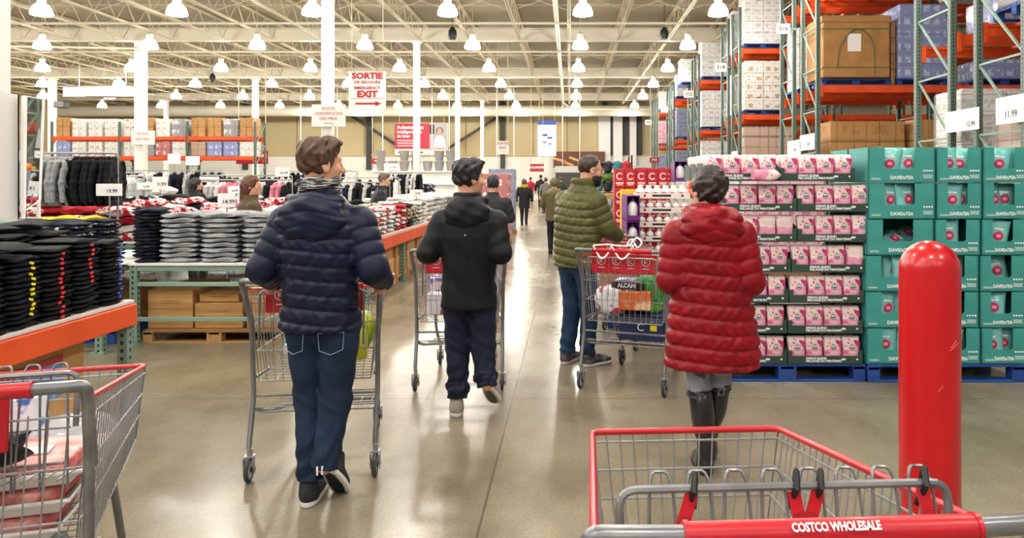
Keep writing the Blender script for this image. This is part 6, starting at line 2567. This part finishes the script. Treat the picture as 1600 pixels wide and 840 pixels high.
# dark goods on a display stand behind the olive jacket
r_ = empty('display_stand', (.62, 12.2, 0), 0, 'black wire stand of dark and white packets behind the bearded man', 'display stand')
fr = MB()
for sx in (-.38, .38):
    for sy in (-.3, .3):
        fr.tube([(sx, sy, 0), (sx, sy, 1.95)], .014, 6)
for z in (.15, .45, .75, 1.05, 1.35, 1.65):
    fr.box((0, 0, z), (.78, .62, .015))
fr.build('shelf_frame', m_black, r_)
pb = ipill(.13, .16, .2, 1, name='packet')
rnd = random.Random(4)
pm = [mat('packet_%s' % n, c, .4) for n, c in (('black', '#1f1f22'), ('white', '#e9e7e2'), ('silver', '#9a9c9f'), ('red', '#b8202c'), ('teal', '#3a7f86'))]
for k in range(6):
    for i in range(5):
        ci = rnd.choice([0, 0, 1, 2, 2, 3, 4])
        m = pm[ci]
        o = link('packet', pb, None, (.62 - .3 + i * .15, 11.98, .16 + k * .3), None, m)
        tag(o, '%s packet on the black stand, %s shelf, %s from left' % (('black', 'white', 'silver', 'red', 'teal')[ci], ordn(5 - k, 6, 'top', 'bottom'), ORD[i]), 'packet', 'packets on the black wire stand')

# ------------------------------------------------------------------ displays far down the aisle
load(-2.1, -1.42, 17.6, 18.3, 0, 1.70, 'red', 'beyond the black hooded jacket, in the aisle', palm=m_wood, group='pallet loads on the floor')
load(-2.3, -1.52, 20.6, 21.4, 0, 1.85, 'darkblue', 'far down the left side of the aisle', palm=m_wood, group='pallet loads on the floor')
load(-3.4, -2.4, 26, 27, 0, 1.6, 'blue', 'farther down the left side of the aisle', palm=m_wood, group='pallet loads on the floor')
load(1.4, 2.6, 14.2, 15.2, 0, 1.5, 'grey', 'down the right side behind the bearded man', palm=m_wood, group='pallet loads on the floor')
load(1.3, 2.5, 18.2, 19.2, 0, 1.6, 'red', 'farther down the right side of the aisle', palm=m_wood, group='pallet loads on the floor')
load(1.7, 2.9, 24, 25, 0, 1.6, 'darkblue', 'far down the right side of the aisle', palm=m_wood, group='pallet loads on the floor')
load(2.8, 3.9, 11.2, 12.2, 0, 1.7, 'pink', 'behind the pink coffee display', palm=m_wood, group='pallet loads on the floor')
# coloured fruit bins beyond
fm = [mat('fruit_%s' % n, c, .5) for n, c in (('red', '#b5202a'), ('green', '#4e8a35'), ('yellow', '#e0b62a'), ('orange', '#e0761e'))]
fr_me = MB().lathe([(0, -.2), (.1, -.18), (.19, -.08), (.2, .02), (.15, .15), (.05, .18), (0, .16)], n=10).mesh('fruit_bag', (), 1.5)
for i in range(8):
    for j in range(2):
        o = link('fruit_bag', fr_me, None, (1.0 + i * .42, 28 + j * .5, 1.5 + .2 - .04 * j), None, fm[(i + j) % 4])
        tag(o, '%s net bag on the far fruit bin, %s from left, %s row' % (('red', 'green', 'yellow', 'orange')[(i + j) % 4], ORD[i], ('front', 'back')[j]), 'bag', 'net bags on the far fruit bin')
load(.8, 4.2, 27.7, 28.9, 0, 1.52, 'carton', 'under the far net bags', pal=False, wrap=False, group='pallet loads on the floor')
# bakery front on the back wall
r_ = empty('bakery_sign', W(905, 252, 56.2), 0, 'long picture board of bread above the bakery counter on the back wall', 'sign')
bb = MB()
bb.box((0, 0, 0), (3.9, .06, 1.5), mi=0)
for i, (u, v, a) in enumerate(((-1.5, .1, .3), (-.9, -.15, .35), (-.3, .15, .35), (.4, -.1, .35), (1.1, .15, .35), (1.6, -.2, .35))):
    bb.box((u, -.05, v), (1.0, .06, .2), rotm(ry=a), mi=1, bev=.03)
bb.box((0, -.04, -.62), (3.9, .04, .26), mi=2)
bb.build('picture', [mat('board_brown', '#6a3b26', .6), mat('bread_tan', '#d9a468', .6), m_white], r_)
r_ = empty('bakery_counter', (2.2, 55.5, 0), 0, 'dark low counter below the bread pictures at the far end', 'counter')
MB().box((0, 0, 1.1), (6.5, .8, 2.2), bev=.03).build('counter_body', m_dark, r_)
MB().box((0, 0, 2.3), (6.6, .9, .5), bev=.03).build('canopy', mat('pale_grey_canopy', '#c9c6c0', .6), r_)
# white gondola with grey hampers at the far left
r_ = empty('gondola', (-8.3, 40, 0), 0, 'white gondola carrying grey hampers far behind the navy jacket', 'shelf')
g = MB()
g.box((0, 0, .08), (4.6, 1.2, .16))
g.box((0, 0, 1.1), (4.6, .1, 2.0))
for z in (.7, 1.3, 1.98):
    g.box((0, 0, z), (4.6, 1.2, .05))
g.build('shelves', m_white, r_)
hp = MB().lathe([(0, 0), (.2, 0), (.27, .5), (.285, .5), (.285, .54), (.25, .54), (.2, .06), (0, .05)], n=16).mesh('hamper', (), .6)
mh = mat('grey_hamper', '#8d8a86', .7)
for i in range(7):
    for k in range(2 - (i % 3 == 1)):
        o = link('hamper', hp, None, (-10.2 + i * .63, 40, 2.005 + k * .56), None, mh)
        tag(o, 'round grey hamper on the far white gondola, %s from left, %s' % (ORD[i], ('lower', 'upper')[k]), 'hamper', 'grey hampers on the far gondola')


# ------------------------------------------------------------------ goods in the carts
def cp(c, x, y, z):
    return Matrix.Translation(c.location) @ Matrix.Rotation(c.rotation_euler.z, 4, 'Z') @ Vector((x, y, z))


def item(c, name, me, p, rot, m, label, cat='package', group=None):
    o = link(name, me, None, cp(c, *p), (rot[0], rot[1], rot[2] + c.rotation_euler.z), m)
    return tag(o, label, cat, group)


def bx(w_, d_, h_, name='box_body'):
    return MB().box((0, 0, h_ / 2), (w_, d_, h_), bev=.006).mesh(name)


mg = mat('green_bag', '#1f8a3a', .35, col2='#7fc04a', scale=9, lo=.5, hi=.58, coat=.2)
mwh = mat('white_blue_pack', '#eceaf0', .4, col2='#c23a5a', scale=10, lo=.55, hi=.6)
morg = mat('orange_pack', '#dd6a2a', .4, col2='#f3c9a0', scale=12, lo=.5, hi=.6)
mpur = mat('violet_pack', '#7a5aa8', .4, col2='#e8e2ee', scale=10, lo=.5, hi=.55)
mdb = mat('navy_case', '#15214a', .5, col2='#1d2c5e', scale=6)
item(c3, 'grocery_bag', ipill(.22, .2, .30, 1), (.13, .36, .535), (0, 0, .2), mg, 'bright green bag in the full cart beside the red coat', 'bag')
item(c3, 'grocery_bag', ipill(.24, .18, .22, 2), (-.14, .26, .53), (0, 0, 0), mwh, 'white and pink bag at the rear of the full cart', 'bag')
item(c3, 'snack_packet', ipill(.2, .12, .2, 3), (-.04, .45, .54), (0, 0, .3), morg, 'orange packet in the middle of the full cart')
item(c3, 'snack_packet', ipill(.26, .2, .2, 4), (-.13, .66, .56), (0, 0, .1), mpur, 'violet and white packet at the front of the full cart')
item(c3, 'grocery_bag', ipill(.22, .2, .22, 5), (.10, .70, .57), (0, 0, .5), mwh, 'second white bag at the front of the full cart', 'bag')
o = item(c3, 'foil_box', bx(.24, .07, .06), (-.01, .23, .73), (0, 0, .0), mat('foil_box_black', '#1a1a1c', .4), 'black foil box with white letters in the full cart', 'box')
text('ALCAN', .042, (0, -.037, .03), m_text_white, o, bold=.04)
item(c3, 'carton', bx(.24, .12, .14), (.05, .24, .58), (0, 0, .1), morg, 'flat orange carton under the foil box in the full cart', 'box')
r3 = cp(c3, .12, .42, .35)
o = item(c3, 'drinks_case', bx(.34, .30, .20), (.09, .38, .345), (0, 0, .0), mdb, 'dark blue drinks case on the lower rack of the full cart', 'box')
MB().box((.1, -.152, .10), (.05, .003, .04)).build('label', ms_y, o)
text('C', .08, (.0, -.153, .10), m_text_white, o)
# white cord handles of a bag over the cart handle
cb = MB()
for s, w_ in ((-.13, .07), (.02, .08)):
    pts = [cp(c3, s - w_ + w_ * 2 * t, -.03 + .012 * math.sin(t * 9), 1.055 - .065 * math.sin(t * PI) * 1.4 + .02) for t in [i / 12 for i in range(13)]]
    cb.tube(pts, .007, 6)
cb.tube(smooth_path([cp(c3, -.2, -.02, 1.075), cp(c3, -.1, .03, 1.08), cp(c3, .0, .0, 1.075), cp(c3, .1, .04, 1.08)], 4), .007, 6)
cb.tube(smooth_path([cp(c3, .05, .05, 1.07), cp(c3, .10, .07, 1.13), cp(c3, .14, .07, 1.10), cp(c3, .11, .06, 1.06), cp(c3, .06, .08, 1.12), cp(c3, .02, .07, 1.06)], 4), .007, 6)
tag(cb.build('bag_cord', m_white, None, smooth=1), 'white cord bag handles looped over the handle of the full cart', 'cord')
# bearded man's cart
item(c3b, 'carton', bx(.3, .22, .3), (.06, .35, .52), (0, 0, 0), mat('peach_carton', '#e0905a', .6), 'orange peach carton in the cart of the bearded man', 'box')
item(c3b, 'grocery_bag', ipill(.26, .24, .3, 6), (-.1, .6, .53), (0, 0, 0), mwh, 'white bag in the cart of the bearded man', 'bag')
# first man's cart
item(c1, 'juice_bottle', tall_me.copy(), (.17, .40, .535), (0, 0, 0), mat('lime_juice', '#c9cc2a', .3), 'yellow green bottle in the cart of the man in navy', 'bottle')


item(c1, 'grocery_bag', ipill(.2, .2, .22, 8), (.14, .55, .56), (0, 0, 0), mat('lime_bag', '#b8c21e', .35, col2='#5f8a2a', scale=8), 'lime green bag in the cart of the man in navy', 'bag')
item(c1, 'flat_carton', bx(.36, .4, .06), (-.06, .6, .565), (0, 0, 0), mat('white_carton', '#dddad4', .6), 'flat pale carton in the cart of the man in navy', 'box')
# second man's cart
for i, (x, y, w_, d_, h_, m, lbl) in enumerate(((-.15, .25, .2, .12, .16, mwh, 'white and red pack, left rear, in the second man\'s cart'), (-.05, .3, .16, .12, .20, morg, 'orange pack in the second man\'s cart'),
                                           (-.17, .45, .18, .2, .26, mpur, 'violet pack behind the others in the second man\'s cart'), (.10, .35, .2, .2, .22, mdb, 'dark blue box in the second man\'s cart'))):
    item(c2, 'grocery_pack', bx(w_, d_, h_), (x, y, .535), (0, 0, .1 * i), m, lbl)
# near left cart
mpk = mat('pink_meat', '#e7a9a0', .4, col2='#c9655f', scale=14, lo=.45, hi=.6)
foam = mat('white_foam', '#efece8', .6)
for k in range(3):
    r_ = empty('meat_tray', cp(c5, -.03 + .02 * k, .40, .545 + k * .075), c5.rotation_euler.z + .04 * k, '%s film wrapped tray of pink meat in the near left cart' % ('lowest', 'middle', 'topmost')[k], 'meat tray', 'meat trays in the near left cart')
    t_ = MB()
    t_.add([(-.2, -.13, 0), (.2, -.13, 0), (.2, .13, 0), (-.2, .13, 0), (-.235, -.16, .04), (.235, -.16, .04), (.235, .16, .04), (-.235, .16, .04)], [(3, 2, 1, 0), (0, 1, 5, 4), (1, 2, 6, 5), (2, 3, 7, 6), (3, 0, 4, 7)])
    t_.tube([(-.235, -.16, .04), (.235, -.16, .04), (.235, .16, .04), (-.235, .16, .04)], .006, 6, closed=True)
    t_.build('foam_tray', foam, r_)
    link('meat', ipill(.42, .28, .06, k, .4, 'meat', wob=.006), r_, (0, 0, .008), None, mpk)
    MB().box((.08, -.02, .070), (.1, .07, .002)).build('label', m_paper, r_)
    MB().box((-.09, -.02, .0700), (.12, .05, .002)).build('label', ms_r, r_)
item(c5, 'salad_dome', ipill(.26, .24, .17, 3, .8, wob=.002), (.10, .72, .60), (0, 0, 0), mat('clear_plastic', '#dfe4e6', .15, alpha=.55, coat=.6), 'clear domed plastic container at the front of the near left cart', 'container')
item(c5, 'black_bag', ipill(.2, .16, .17, 7), (-.06, .22, .80), (0, .4, .2), m_black, 'black bag on the child seat of the near left cart', 'bag')
item(c5, 'black_pouch', ipill(.15, .1, .09, 9), (.06, .22, .79), (0, .1, -.2), m_black, 'small black pouch on the child seat of the near left cart', 'bag')
item(c5, 'carton', bx(.2, .16, .26), (-.1, .72, .595), (0, 0, .1), mat('blue_white_pack', '#e8ebf2', .4, col2='#3f6fc0', scale=8, lo=.5, hi=.54), 'blue and white carton at the front of the near left cart', 'box')
item(c5, 'black_tub', ipill(.34, .26, .13, 11, .5, wob=.004), (0.0, .42, .345), (0, 0, 0), m_black, 'black tub on the lower rack of the near left cart', 'tub')
item(c5, 'blue_bag', ipill(.22, .12, .26, 12), (-.16, .05, .92), (0, .1, .2), mc_blue, 'royal blue bag on the handle at the left picture edge', 'bag')

# small black loudspeakers hanging from the joists
for (px, py, Y, lbl) in ((332, 121, 35.2, 'small black loudspeaker hanging under the roof, left of the main columns'), (707, 52, 24.0, 'small black loudspeaker hanging under the roof above the exit sign side'),
                         (1038, 52, 24.4, 'small black loudspeaker hanging under the roof left of the racks')):
    p = W(px, py, Y)
    r_ = empty('ceiling_loudspeaker', p, 0, lbl, 'loudspeaker', 'black loudspeakers under the roof')
    MB().lathe([(0, -.2), (.12, -.2), (.15, -.1), (.13, .08), (.05, .2), (0, .2)], n=14).build('housing', m_black, r_, smooth=.6)
    MB().tube([(0, 0, .18), (0, 0, DECK - p.z)], .01, 5).build('hanger', m_black, r_)
